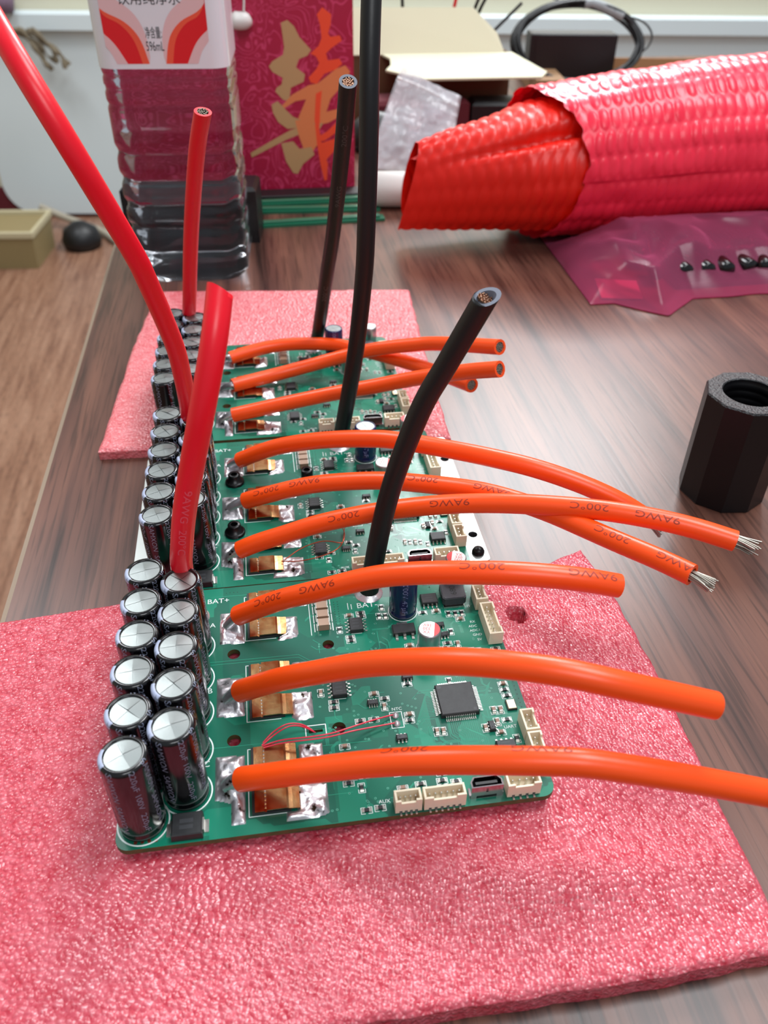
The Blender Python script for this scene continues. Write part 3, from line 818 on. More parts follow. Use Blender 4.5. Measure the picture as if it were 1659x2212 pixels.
def wire(parent, off, pts, kind, prints=(), end=None, stripped_start=None, label=None, cut=(0., 0.)):
    """insulated wire > conductor, print"""
    P = spline(np.array(pts) - np.array(off), 90)
    up = kind != 'orange'
    ref = np.array([-.1, -.9, .42]) if up else np.array([0, 0, 1.])
    T, N, B = frames(P, ref); n = 24
    ins = M['orange' if kind == 'orange' else ('red' if kind == 'red' else 'black_wire')]
    def ring(k, r, adv=0, tilt=0):
        return [P[k] + T[k] * (adv + tilt * r * math.cos(2 * math.pi * i / n - tilt_dir)) + r * (math.cos(2 * math.pi * i / n) * N[k] + math.sin(2 * math.pi * i / n) * B[k]) for i in range(n)]
    tilt, tilt_dir = cut
    mb = MB(); mb.grid(np.array([ring(k, WR) for k in range(len(P) - 1)] + [ring(-1, WR, 0, tilt)]), wrap=True)
    mb.grid(np.array([ring(-1, WR, 0, tilt), ring(-1, 1.95, 0, tilt), ring(-1, 1.95, -1.0)]), 1, wrap=True, smooth=False)
    mb.grid(np.array([ring(0, 1.95, 1.0), ring(0, 1.95), ring(0, WR)]), wrap=True, smooth=False)
    o = mb.build('power_wire', [ins, M['cut_face'] if kind == 'black' else ins], parent); o['label'] = label
    # conductor: a flush bundle of strands at the cut end, or a flared stripped tail
    mb = MB(); rd = random.Random(len(pts) * 7 + int(pts[0][0] * 10))
    if end == 'strands':
        for i in range(26):
            a = rd.uniform(0, 6.28); r0 = 1.75 * math.sqrt(rd.random()); fl = rd.uniform(.8, 1.35); L = rd.uniform(4.2, 6.5)
            d0 = N[-1] * math.cos(a) * r0 + B[-1] * math.sin(a) * r0; tw = np.cross(T[-1], d0)
            mb.tube([P[-1] + d0 - T[-1] * 1, P[-1] + d0 * .95 + T[-1] * L * .4 + tw * .25, P[-1] + d0 * fl + T[-1] * L + tw * .55 + np.array([0, 0, -.5])], .24, 6)
        mm = M['strand']
    else:
        for i in range(19):
            a = 2.4 * i; r0 = .42 * math.sqrt(i + .1)
            d0 = N[-1] * math.cos(a) * r0 + B[-1] * math.sin(a) * r0
            mb.tube([P[-1] + d0 - T[-1] * 1.2, P[-1] + d0 + T[-1] * (-.1 + .25 * rd.random())], .24, 6)
        mm = M['copper_core' if kind == 'black' else ('dark_strand' if kind == 'red' else 'strand')]
    mb.tube([P[-1] - T[-1] * 1.3, P[-1] - T[-1] * .5], 1.9, 16)
    stuff(mb.build('conductor_strand', mm, o)); mb = MB()
    if stripped_start is not None:
        q = np.array(stripped_start); mb.tube(spline([q, (q + P[0]) / 2 + np.array([0, 0, .5]), P[0], P[0] + T[0] * 1.3], 10), 1.85, 14)
        mb.build('tinned_end', M['solder'], o)
    # printed marking, bent round the insulation
    if prints:
        arc = np.r_[0, np.cumsum(np.linalg.norm(np.diff(P, axis=0), axis=1))]
        for body, frac, phi, sgn, size in prints:
            mb = MB(); V, F = fine(*text(body, size), 3); V = V * np.array([1.4, .92]); s0 = frac * arc[-1]
            s_ = np.clip(s0 - sgn * V[:, 0], 0, arc[-1]); a = math.radians(phi) + sgn * V[:, 1] / WR
            C_ = [np.interp(s_, arc, P[:, j]) for j in range(3)]; Ni = [np.interp(s_, arc, N[:, j]) for j in range(3)]; Bi = [np.interp(s_, arc, B[:, j]) for j in range(3)]
            vs = np.stack([C_[j] + (WR + .03) * (np.cos(a) * Ni[j] + np.sin(a) * Bi[j]) for j in range(3)], -1)
            mb.add(vs, F); mb.build('print', M['print_on_' + ('orange' if kind == 'orange' else kind)], o)
    return o


WIRES = {
 'A1': [[28.2,64.7,4.7],[39.7,58.6,14.9],[49.5,53.2,22.1],[63.3,46.6,31.3],[74.0,41.6,36.1],[86.0,36.6,39.3],[97.6,33.2,40.5],[110.7,30.7,39.5],[120.6,29.5,37.2]],
 'B1': [[28.4,37.4,4.7],[38.4,30.9,15.1],[47.3,24.8,23.3],[59.2,16.9,33.5],[70.9,9.3,41.0],[80.9,3.5,45.4],[93.3,-2.2,47.5],[106.3,-6.2,45.7],[126.0,-8.2,38.7]],
 'C1': [[28.2,11.9,4.0],[36.9,7.7,10.1],[47.2,3.1,17.0],[58.7,-1.7,23.6],[70.3,-6.2,28.6],[83.3,-10.4,31.9],[93.8,-12.9,32.9],[100.6,-14.3,32.5],[115.1,-16.7,29.3],[137.7,-18.4,20.8],[150.0,-18.9,15.0]],
 'A2': [[29.2,148.9,.1],[39.9,142.7,8.1],[49.6,136.4,13.9],[61.8,128.1,19.8],[73.3,120.1,24.2],[81.1,114.6,26.5],[97.7,102.8,29.0],[109.7,95.3,29.6],[119.8,89.8,29.1],[131.9,83.7,26.7],[142.9,78.6,22.8],[151.1,74.6,18.2]],
 'B2': [[30.6,124.6,-.3],[45.0,119.1,7.0],[54.2,115.1,11.3],[63.8,110.2,15.0],[74.9,103.9,18.9],[83.6,98.2,21.3],[95.2,90.0,24.4],[104.6,82.6,26.5],[116.0,71.7,28.0],[124.2,62.5,28.5],[131.8,53.4,29.1],[139.0,44.7,30.0],[144.5,37.3,30.5]],
 'C2': [[28.5,98.8,-.2],[34.9,97.4,3.5],[43.8,95.0,7.9],[53.8,92.4,13.0],[68.7,87.7,19.1],[82.6,82.9,23.9],[95.9,77.9,27.5],[110.0,72.1,30.3],[129.4,63.6,32.7],[143.4,57.0,33.0],[152.7,52.3,32.4],[161.2,47.6,31.2]],
 'A3': [[25.4,234.4,-2.7],[38.6,238.7,-1.2],[51.3,239.1,.1],[65.8,235.4,1.3],[76.7,229.5,2.4],[94.2,212.6,4.4],[102.0,201.7,6.5],[109.3,188.3,9.5],[118.3,164.2,16.1]],
 'B3': [[26.3,209.2,-2.6],[45.9,216.1,-2.2],[60.5,217.6,.3],[72.9,216.6,3.8],[86.9,212.3,8.8],[101.8,202.4,14.9],[111.5,192.4,19.9],[127.5,163.1,32.0]],
 'C3': [[26.4,185.0,-2.5],[44.6,184.1,1.3],[57.9,181.7,4.9],[68.9,178.6,8.4],[81.5,173.6,12.9],[95.3,166.3,19.2],[111.9,153.3,28.1],[121.7,142.2,34.5]],
 'R1': [[15.4,70.3,.6],[15.2,67.5,12],[15.3,64.6,24.7],[16.7,62.4,33.7],[19.5,59.0,47.8],[23.9,55.9,64.6],[27.7,55.5,78.1],[31.6,59.5,91.4],[33.7,66.9,99.6]],
 'R2': [[15.8,157,-3.9],[14.4,152,8],[13.8,147.4,19.8],[14.5,143.0,30.6],[14.7,137.4,44.1],[14.5,132.0,56.6],[11.2,120.9,81.6],[9.4,117.2,90.9],[1.5,110.7,116.3],[-8.2,118.3,134.9],[-19.1,138.7,148.6]],
 'R3': [[12.7,244,-6],[10.6,240.5,5],[9.8,237.8,15.4],[10.9,235.3,22.8],[16.8,221.4,58.1],[23.6,204.7,91.1],[28.1,194.5,107.4]],
 'K1': [[66.5, 73.6, 0.6], [68.0, 74.8, 9.1], [71.0, 76.6, 25.8], [74.9, 77.5, 41.8], [80.9, 77.3, 61.0], [85.8, 76.0, 72.3], [90.2, 74.3, 82.9], [94.0, 72.3, 92.6]],
 'K2': [[66.9,160.6,-3.9],[68.0,159.0,4.6],[72.6,154.2,36.6],[75.3,150.6,66.3],[76.0,149.6,81.6],[76.9,150.1,106.9],[77.6,153.4,125.2],[79.0,160.1,142.0],[80.6,167.0,153]],
 'K3': [[63.8,247,-6],[65.7,244.4,1.0],[69.4,228.8,34.9],[71.8,216.6,58.4],[73.9,194.8,95.8],[74.5,180.4,118.1]],
}
TX = lambda f9, f2, phi, sg=1, sz=2.9: [('9AWG', f9, phi, sg, sz), ('200\u00b0C', f2, phi, sg, sz)]
PRINTS = {
 'A1': TX(.30, .14, 35) + TX(.93, .70, 15), 'C1': TX(.53, .33, -20), 'A2': (),
 'B2': TX(.17, .07, 30) + TX(.60, .45, 25) + [('200\u00b0C', .85, 25, 1, 2.9), ('9AWG', .975, 25, 1, 2.9)],
 'C2': TX(.48, .26, 45) + TX(.86, .74, 40), 'R1': TX(.50, .37, 15, 1, 2.9), 'K3': TX(.66, .86, 10, -1, 2.6) + [('200\u00b0C', .27, 10, -1, 2.6)], 'B1': (),
}


# ------------------------------------------------------------------ the boards
def build_board(idx, name, label, off):
    root = thing(name, label, 'circuit board', off, group='green motor control boards')
    holes = [circ(x, y, r) for x, y, r in HOLES] + [[(44.9, 25.5), (48.4, 25.5), (48.4, 26.6), (44.9, 26.6)]]
    global LIB_PCB
    if LIB_PCB is None:
        o = holed_plate(rrect(0, 0, W_, D_, 3.2), holes, -1.6, 0, [M['pcb'], M['pcb_edge']], 'printed_board', root); LIB_PCB = o.data
    else: put('printed_board', LIB_PCB, root)
    put('silkscreen', LIB['silkscreen'], root)
    stuff(put('copper_trace', LIB['traces'], root)); stuff(put('via', LIB['vias'], root))
    rd = random.Random(idx * 13)
    for x, y in CAPS:
        a = rd.uniform(-.25, .25)
        c = put('capacitor', LIB['capacitor'], root, (x, y, .05), (0, 0, a)); c['label'] = 'black sleeved capacitor with silver scored top'
        put('can_top', LIB['can_top'], c, rot=(0, 0, .45 + rd.uniform(-.4, .4))); put('sleeve_print', LIB['cap_print'], c); put('sleeve_stripe', LIB['cap_stripe'], c)
    for key in ('A', 'B', 'C'):
        put('solder_joint', LIB['solder_pad' + key], root); put('solder_joint', LIB['solder_out' + key], root)
    for y0 in (4.4, 31.2, 59.2):
        for dy in (0, 11.2):
            t = put('transistor', LIB['transistor'], root, (30.1, y0 + .3 + dy, 0)); put('copper_clip', LIB['clip'], t); put('clip_marking', LIB['clip_marks'], t)
        put('solder_joint', LIB['solder_outU'], root, (0, y0 + 12.4, 0))
    for x, y in RH:
        k = 'chip_capacitor' if (x, y) in CHIPC else 'resistor'; put(k, LIB[k], root, (x, y, .02))
    for x, y in RV:
        k = 'chip_capacitor' if (x, y) in CHIPC else 'resistor'; put(k, LIB[k], root, (x, y, .02), (0, 0, math.pi / 2))
    for y in (61.4, 64.9, 68.4, 71.9): put('ceramic_capacitor', LIB['ceramic_capacitor'], root, (51.85, y, .02))
    def chip(key, nm, x, y, r=0):
        c = put(nm, LIB[key], root, (x, y, 0), (0, 0, r)); put('leads', LIB[key + '_leads'], c); return c
    for x, y in ((61.0, 60.2), (53.8, 37.8), (53.8, 13.2)): chip('soic_side', 'driver_chip', x, y)
    chip('soic_down', 'driver_chip', 83.6, 67.5); chip('soic_down', 'driver_chip', 92.8, 13.9)
    chip('small_chip', 'small_chip', 62.0, 32.4); chip('small_chip', 'small_chip', 62.1, 12.7)
    chip('tiny_chip', 'small_chip', 67.7, 20.6); chip('tiny_chip', 'small_chip', 72.3, 39.6); chip('tiny_chip', 'small_chip', 84.6, 57.2); chip('tiny_chip', 'small_chip', 85.2, 53.3, .1); chip('tiny_chip', 'small_chip', 90.8, 20.8, math.pi / 2)
    chip('mcu', 'microcontroller', 83.7, 30.1)['label'] = 'square black chip with pins on four sides'
    chip('regulator', 'voltage_regulator', 74.2, 56.6)
    put('inductor', LIB['inductor'], root, (90.6, 67.4, 0)); put('crystal', LIB['crystal'], root, (97.5, 26.8, 0), (0, 0, math.pi / 2))
    d = put('diode', LIB['diode'], root, (15.9, 3.5, 0)); put('terminals', LIB['diode_terminals'], d)
    if idx != 3 or True:
        for x, y in ((79.9, 49.1), (93.5, 77.0)):
            c = put('polymer_capacitor', LIB['polymer_can'], root, (x, y, 0)); put('can_top', LIB['polymer_can_top'], c, rot=(0, 0, (-.25 if y < 60 else math.pi - .3)))
    b = put('blue_capacitor', LIB['blue_capacitor'], root, (75.3, 64.6, 0)); put('can_top', LIB['blue_top'], b); put('sleeve_print', LIB['blue_print'], b)
    def sock(key, x, y, r):
        c = put('socket_connector', LIB[key], root, (x, y, 0), (0, 0, r)); put('pins', LIB[key + '_pins'], c)
    sock('socket7', 98.9, 54.3, math.pi / 2); sock('socket4', 98.2, 65.0, math.pi / 2); sock('socket3', 99.6, 18.8, math.pi / 2); sock('socket3', 99.6, 11.9, math.pi / 2)
    sock('socket4w', 93.3, 2.6, 0); sock('socket4n', 65.9, 2.0, 0); sock('socket6', 74.4, 1.9, 0)
    put('usb_port', LIB['usb'], root, (84.6, 3.1, 0))
    # solder ring round the negative wire
    mb = MB(); mb.lathe([(4.3, .03), (4.1, .25), (3.2, .8), (2.7, 1.2)], 28, (66.4, 73.5)); mb.build('solder_joint', M['solder'], root)
    mb = MB(); mb.lathe([(4.2, .03), (4.0, .25), (3.2, .8), (2.7, 1.2)], 28, (15.4, 70.3)); mb.build('solder_joint', M['solder'], root)
    # power parts on the underside
    for x0, x1, y0, y1 in ((6, 36, 1.5, 4.5), (40, 62, 1.0, 4.0), (30, 48, 30, 50), (60, 95, 60, 78), (6, 24, 60, 78), (66, 96, 1.2, 4.0)):
        MB().box(x0, y0, -3.4 if idx == 1 else -1.75, x1, y1, -1.6).build('underside_component', M['ic'], root)
    pads = {'A': (25.0, 64.7, .9), 'B': (25, 38, 1), 'C': (24.8, 12.4, 1)}
    word = {1: 'nearest board', 2: 'middle board', 3: 'farthest board'}[idx]
    for ph in 'ABC':
        k = ph + str(idx)
        wire(root, off, WIRES[k], 'orange', PRINTS.get(k, ()), 'strands' if k in ('A2', 'B2', 'C2') else None, pads[ph], 'orange silicone wire')
    wire(root, off, WIRES['R%d' % idx], 'red', PRINTS.get('R%d' % idx, ()), None, None, 'red silicone wire', {1: (.45, -1.57), 3: (.35, .8)}.get(idx, (0., 0.)))
    wire(root, off, WIRES['K%d' % idx], 'black', PRINTS.get('K%d' % idx, ()), None, None, 'black silicone wire', {1: (-.75, -1.0)}.get(idx, (0., 0.)))
    return root


b1 = build_board(1, 'circuit_board', 'green circuit board nearest the camera, on pink foam, four of its five wires fully in view', (0, 0, 0))
b1['label'] = 'green circuit board at the front, on the large pink foam sheet with the torn hole'
# thermistor wires of the front board
for pts in ([(33.5, 22.6, 2.2), (36, 24.4, 3.4), (39.5, 26.6, 3.2), (43, 26.9, 2.2), (45.5, 26.2, .5), (46.5, 26, -1)],
            [(33.2, 21.9, 2.2), (36.4, 23.9, 3.1), (40, 26.1, 2.9), (43.2, 26.5, 1.8), (45.8, 25.9, .2), (46.8, 25.8, -1)],
            [(33.3, 21.8, 2), (38, 22.2, 3.0), (44, 22.0, 3.2), (50, 22.4, 3.0), (55, 23.8, 2.6), (61, 26.0, 1.6), (66.5, 27.8, .5)],
            [(33.6, 21.3, 2), (38, 21.6, 2.6), (44, 21.5, 2.8), (50, 21.8, 2.6), (55.5, 23.0, 2.2), (61, 24.2, 1.2), (66.5, 25.2, .5)]):
    MB().tube(spline(pts, 40), .2, 8).build('sensor_wire', M['enamel'], b1)
for y in (27.8, 25.2):
    m_ = MB(); m_.lathe([(.001, .9), (.6, .7), (.95, .1)], 12, (67.2, y)); m_.build('solder_joint', M['solder'], b1)

b2 = build_board(2, 'circuit_board', 'green circuit board in the middle, bolted to a silver aluminium plate with black screws', (.4, 86.7, -4.45))
holed_plate(rrect(-6.2, 3, 108.4, 77, 1.5), [circ(x, y, 1.6, 20) for x, y in ((105.4, 62), (105.6, 16.5))], -8.5, -1.75, [M['alu']], 'base_plate', b2)['label'] = 'silver aluminium base plate'
for x, y in ((105.4, 62), (105.6, 16.5)):
    m_ = MB()
    for k in range(7): m_.lathe([(1.62, -2.0 - k * .8), (1.3, -2.4 - k * .8), (1.62, -2.8 - k * .8)], 20, (x, y))
    m_.build('thread', M['inductor'], b2)
m_ = MB(); m_.lathe([(.001, .6), (.9, .45), (1.7, -.2), (2.1, -1.0), (2.1, -1.75)], 20, (105.2, 7.2)); m_.build('dome_screw', M['screw'], b2)
for x, y in ((26.4, 54.6), (26.3, 25.9)): put('mounting_screw', LIB['mounting_screw'], b2, (x, y, 0))
for x, y in ((52.5, 54.6), (52.5, 26.1)): put('mounting_screw', LIB['cap_screw'], b2, (x, y, 0))
for pts in ([(41, 8, 1.5), (46, 6.5, 2.2), (52, 6.5, 3), (58, 8.5, 3.4), (61, 12, 3.6), (62.2, 17, 3), (62, 22, 1.2)], [(42, 8.6, 1.5), (48, 11.5, 3.4), (55, 13.2, 4.0), (60.5, 11.8, 3.6), (61.4, 14.5, 3.4), (62.6, 22, 1.2)]):
    MB().tube(spline(pts, 40), .17, 8).build('sensor_wire', M['enamel_copper'], b2)

b3 = build_board(3, 'circuit_board', 'green circuit board at the back, on the paler foam sheet in front of the bottle', (-2.7, 173.3, -6.5))

# ------------------------------------------------------------------ water bottle
def sq(hw, r, n=10):
    return rrect(-hw, -hw, hw, hw, r, n)


def bottle_half(z):
    """half width and corner radius up the bottle"""
    rib = 0
    if z < 6: return 27.5 + 3.4 * math.sin(min(1, z / 6) * math.pi / 2), 12
    if z < 168: return 31 + rib, 9
    if z < 205: t = (z - 168) / 37; t = t * t * (3 - 2 * t); return 31 * (1 - t) + 13.2 * t, 9 * (1 - t) + 13.1 * t
    return 13.2, 13.1


bt = thing('water_bottle', 'clear square water bottle with red and white label behind the rear foam', 'bottle', (6, 378, TZ), (0, 0, -.06))
def bottle_rings(inset, zs):
    R_ = []
    for z in zs:
        hw, r = bottle_half(z); hw -= inset; r = min(max(r - inset, .5), hw - .05); ring = []
        for x, y in sq(hw, r):
            # wavy pressed ribs on the flat sides
            t_ = x if abs(y) >= abs(x) else y
            zz = z + 6.5 * (1 - (t_ / 31) ** 2) * (1 if z < 84 else .12)
            k = 1 - sum(a * math.exp(-((zz - c) / wd) ** 2) for c, a, wd in ((21, 1.5, 2.0), (33, 1.5, 2.0), (45, 1.5, 2.2), (58, 1.4, 2.2), (71, 1.2, 2.4), (91, .8, 1.2), (98, .8, 1.2), (104, .6, 1.0))) / 31
            ring.append((x * k, y * k, z))
        R_.append(ring)
    return R_


PET = mat('pet_shell', '#F4F7FA', .03, ior=1.45, trans=1.)
WATER = mat('water', '#F2F4FA', .0, ior=1.33, trans=1.)
zs = [0, .8, 2, 4] + list(np.linspace(6, 200, 150)) + [205, 212, 214, 216, 222]
mb = MB(); R_ = bottle_rings(0, zs); mb.grid(np.array(R_), wrap=True); mb.add(R_[0], [tuple(reversed(range(len(R_[0]))))])
mb.add(R_[-1], [tuple(range(len(R_[-1])))]); mb.build('bottle_body', WATER, bt)['label'] = 'clear body filled with water'
mb = MB(); mb.lathe([(15.2, 214), (15.2, 228), (14.6, 229.5), (.01, 229.8)], 36); mb.lathe([(15.2, 214), (12, 213.9)], 36); mb.build('cap', M['white_plastic'], bt)
LB0, LB1 = 107, 172
lab = [[(x * (31.35 / 31), y * (31.35 / 31), z) for x, y in sq(31, 9)] for z in (LB0, LB1)]
mb = MB(); mb.grid(np.array(lab), wrap=True); mb.build('label', mat('label_film', '#E6E4EA', .25, coat=.3), bt)
# label print on the side that faces the camera: ribbons, lettering
mb = MB(); yf = -31.45
def strip(edge_in, edge_out, mi, y):
    vs = [(x, y, z) for x, z in edge_in] + [(x, y, z) for x, z in edge_out]; n = len(edge_in)
    mb.add(vs, [(i, i + 1, n + i + 1, n + i) for i in range(n - 1)], mi)
CURVES = {'pale': [(-31, 22), (-29.4, 15), (-25.5, 10), (-21.5, 5.5), (-19, 0)], 'out': [(-31, 30), (-29, 17.6), (-23, 12.6), (-18.5, 8.0), (-14, 0)],
          'mid': [(-31, 46), (-23.7, 22), (-15.6, 17.0), (-9.7, 10.2), (-7.1, 0)], 'inn': [(-31, 50), (-25.6, 25), (-13.4, 18), (-6.8, 10.8), (-3.9, 0)], 'fade': [(-28, 50), (-21, 31), (-9, 22), (-4, 13), (-3.2, 3)]}
for k in CURVES: CURVES[k] = [(q[0], q[2]) for q in spline([(x, 0, z) for x, z in CURVES[k]], 24)]
for sg in (-1, 1):
    f = lambda k: [(min(max(-sg * (x if sg < 0 else x) * 1.0- 2, -25), 23), LB0 + 2.2 + z) for x, z in CURVES[k]]
    for k0, k1, mi in (('pale', 'out', 2), ('out', 'mid', 0), ('mid', 'inn', 1), ('inn', 'fade', 2)): strip(f(k0), f(k1), mi, yf)
for body, size, z in (('\u996e\u7528\u7eaf\u51c0\u6c34', 5.2, LB0 + 28.7), ('\u51c0\u542b\u91cf:', 3.9, LB0 + 15.2), ('596mL', 4.2, LB0 + 9.6)):
    V, F = text(body, size); sx = {'596mL': .72}.get(body, .62 if ':' in body else 1.1); sy = 1.35 if 'mL' in body or ':' in body else 1.0
    mb.add([(a * sx - 2.2, yf - .04, z + b * sy) for a, b in V], F, 3)
mb.build('label_print', [mat('label_red', '#E0121C', .3), mat('label_orange', '#F0583A', .3), mat('label_pale', '#E6BDBE', .3), mat('label_ink', '#1A1A1C', .4)], bt)

# ------------------------------------------------------------------ gift bag with the gold double-happiness sign
def bag_material():
    m = mat('magenta_paper', '#B0123F', .45, coat=.15)
    nt = m.node_tree; b = nt.nodes['Principled BSDF']; tc = nt.nodes.new('ShaderNodeTexCoord')
    mp = nt.nodes.new('ShaderNodeMapping'); mp.inputs['Scale'].default_value = (1, .02, 1); nt.links.new(tc.outputs['Object'], mp.inputs['Vector'])
    n = nt.nodes.new('ShaderNodeTexNoise'); n.inputs['Scale'].default_value = 38; n.inputs['Detail'].default_value = 1.5; n.inputs['Distortion'].default_value = 1.8
    nt.links.new(mp.outputs[0], n.inputs['Vector'])
    a = nt.nodes.new('ShaderNodeMath'); a.operation = 'MULTIPLY'; a.inputs[1].default_value = 60; nt.links.new(n.outputs['Fac'], a.inputs[0])
    s_ = nt.nodes.new('ShaderNodeMath'); s_.operation = 'SINE'; nt.links.new(a.outputs[0], s_.inputs[0])
    r = nt.nodes.new('ShaderNodeMapRange'); r.inputs[1].default_value = .55; r.inputs[2].default_value = .95; nt.links.new(s_.outputs[0], r.inputs[0])
    mx = nt.nodes.new('ShaderNodeMix'); mx.data_type = 'RGBA'; mx.inputs[6].default_value = lin('#A80F3C'); mx.inputs[7].default_value = lin('#C93A66')
    nt.links.new(r.outputs[0], mx.inputs[0]); nt.links.new(mx.outputs[2], b.inputs['Base Color'])
    return m


gb = thing('gift_bag', 'magenta paper gift bag with gold double happiness sign behind the bottle', 'bag', (60, 505, TZ))
MB().box(-96, 0, 0, 54.5, 42, 185, ch=.6).build('bag_body', bag_material(), gb)
u2x = lambda x, y: ((x / 3.19 + 480 - 505) * .292 + 39 - 60, 104 - (y / 3.19) * .283 + 13)
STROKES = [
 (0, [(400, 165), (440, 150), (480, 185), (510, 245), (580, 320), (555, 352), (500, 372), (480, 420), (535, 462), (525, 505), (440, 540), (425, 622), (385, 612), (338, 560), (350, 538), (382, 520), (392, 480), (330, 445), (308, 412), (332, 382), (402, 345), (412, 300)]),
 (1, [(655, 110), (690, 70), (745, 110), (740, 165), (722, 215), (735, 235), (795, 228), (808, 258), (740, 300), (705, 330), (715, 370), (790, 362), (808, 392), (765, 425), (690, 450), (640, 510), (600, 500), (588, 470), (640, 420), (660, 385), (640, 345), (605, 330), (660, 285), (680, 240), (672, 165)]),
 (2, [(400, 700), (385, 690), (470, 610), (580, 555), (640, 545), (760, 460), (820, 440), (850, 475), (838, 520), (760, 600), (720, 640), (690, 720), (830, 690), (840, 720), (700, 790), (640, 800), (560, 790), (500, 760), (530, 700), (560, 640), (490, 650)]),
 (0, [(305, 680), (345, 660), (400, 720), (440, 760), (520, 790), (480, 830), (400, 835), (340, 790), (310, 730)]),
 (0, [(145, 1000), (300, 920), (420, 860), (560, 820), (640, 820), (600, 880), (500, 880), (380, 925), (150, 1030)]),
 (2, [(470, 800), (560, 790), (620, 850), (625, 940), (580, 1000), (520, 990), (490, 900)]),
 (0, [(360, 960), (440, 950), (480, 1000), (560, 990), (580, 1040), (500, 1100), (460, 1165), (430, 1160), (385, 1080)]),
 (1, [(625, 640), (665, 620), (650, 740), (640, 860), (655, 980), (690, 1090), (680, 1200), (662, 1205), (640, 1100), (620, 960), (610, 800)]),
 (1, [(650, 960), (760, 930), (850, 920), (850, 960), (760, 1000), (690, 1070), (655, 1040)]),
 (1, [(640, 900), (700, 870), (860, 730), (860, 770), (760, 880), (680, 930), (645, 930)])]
mb = MB()
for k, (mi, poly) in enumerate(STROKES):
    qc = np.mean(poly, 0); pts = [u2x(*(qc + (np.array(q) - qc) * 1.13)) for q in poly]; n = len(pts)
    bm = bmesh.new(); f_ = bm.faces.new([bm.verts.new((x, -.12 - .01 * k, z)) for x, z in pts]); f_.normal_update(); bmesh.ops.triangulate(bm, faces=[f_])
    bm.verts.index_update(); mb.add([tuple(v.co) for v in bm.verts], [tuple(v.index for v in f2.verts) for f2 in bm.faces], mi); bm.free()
mb.build('gold_sign', [mat('gold_print', '#BC9668', .45), mat('gold_red_reflection', '#F04E2C', .45), mat('gold_part_reflection', '#DE8250', .45)], gb)  # red roll's reflection in the gold foil painted as orange tones
mb = MB(); mb.tube(spline([(-13, -3, 175), (-13.5, -4, 150), (-14, -5, 122), (-15, -5, 112)], 16), .7, 8); mb.build('handle_cord', M['white_plastic'], gb)
mb = MB(); mb.tube(spline([(-24, -4, 108), (-20, -4, 107), (-15, -4, 107), (-11, -4, 109)], 12), [2, 4, 5, 5.2, 5.2, 5.2, 5.2, 5.2, 5, 4.6, 4, 2], 12); mb.build('handle_toggle', M['white_plastic'], gb)

# ------------------------------------------------------------------ things on the far half of the table
mb = MB(); mb.box(-40, -14, 0, 41, 14, 33, ch=2); tag(mb.build('black_case', M['black_plastic'], None, (4, 424, TZ), (0, 0, -.12)), 'flat black plastic case standing right behind the water bottle', 'case')
for i, (x, y, z, l, r, lb) in enumerate([(78, 437, 0, 96, .06, 'green strip nearest the camera of three lying below the gift bag'), (76, 461, 0, 100, -.06, 'middle green strip of three lying below the gift bag'), (84, 478, 0, 92, .02, 'green strip lying closest to the gift bag')]):
    mb = MB(); mb.box(-l / 2, -4.5, 0, l / 2, 4.5, 1.8)
    mb.box(-l / 2 + 3, -2.2, 1.8, l / 2 - 3, 2.2, 3.4, ch=.4); tag(mb.build('green_strip', M['green_strip'], None, (x, y, TZ + z), (0, 0, r)), lb, 'strip', 'green strips on the table')

tag(MB().box(-52, -8, 0, 52, 8, 3, ch=.4).build('bag_shade_strip', M['black_plastic'], None, (72, 494.5, TZ)), 'flat black strip added as shade at the foot of the magenta gift bag', 'strip')  # added dark strip stands for the shade under the bag
mb = MB(); prof_t = [(10.5, 0), (11.5, .8), (11.5, 50), (10.5, 51)]
mb.lathe(prof_t, 28, cap0=True, cap1=True); tag(mb.build('white_tube', M['white_plastic'], None, (121, 466, TZ + 11.6), (0, math.pi / 2, -.12)), 'white round tube lying between gift bag and red bubble wrap', 'tube')

# cream carton with its flaps open
cb = thing('cream_carton', 'open cream cardboard box with flaps spread, behind the gift bag', 'box', (140, 700, TZ))
mb = MB(); t = 2
mb.box(-20, 0, 0, 140, t, 54, 1); mb.box(-20, 130, 0, 140, 132, 54, 1); mb.box(-20, t, 0, -18, 130, 54, 1); mb.box(138, t, 0, 140, 130, 54, 1); mb.box(-18, t, 0, 138, 130, 2, 1)
mb.build('carton_body', [M['paper_cream'], M['carton_shade']], cb)
def slab(pts3, th, name, par, mats):
    P = [Vector(q) for q in pts3]; nn = (P[1] - P[0]).cross(P[2] - P[0]).normalized() * th; n = len(P)
    m_ = MB(); m_.add([tuple(q) for q in P] + [tuple(q + nn) for q in P], [tuple(reversed(range(n))), tuple(range(n, 2 * n))] + [(i, (i + 1) % n, n + (i + 1) % n, n + i) for i in range(n)])
    return m_.build(name, mats, par)
slab([(-20, 0, 54), (133, 0, 54), (128, 12, 68), (108, 26, 86), (-20, 26, 87)], 1.6, 'back_flap', cb, M['paper_cream'])
arc = [(30 - 14 * math.cos(t_) * 1.6, -1 - 22 * math.sin(t_) * .9, 54 - 10 * math.sin(t_)) for t_ in np.linspace(.1, math.pi - .1, 8)]
slab([(140, 0, 54), (22, 0, 54), (28, -12, 52.4), (26, -28, 50), (20, -40, 48.3), (50, -62, 45), (150, -62, 45), (158, -50, 46.7)], 1.6, 'front_flap', cb, M['paper_cream'])
mb = MB(); mb.box(-45, -18, 0, 45, 18, 29, ch=3); tag(mb.build('maroon_box', M['maroon'], None, (185, 660, TZ), (0, 0, .03)), 'dark maroon box under the cream carton flap', 'box')
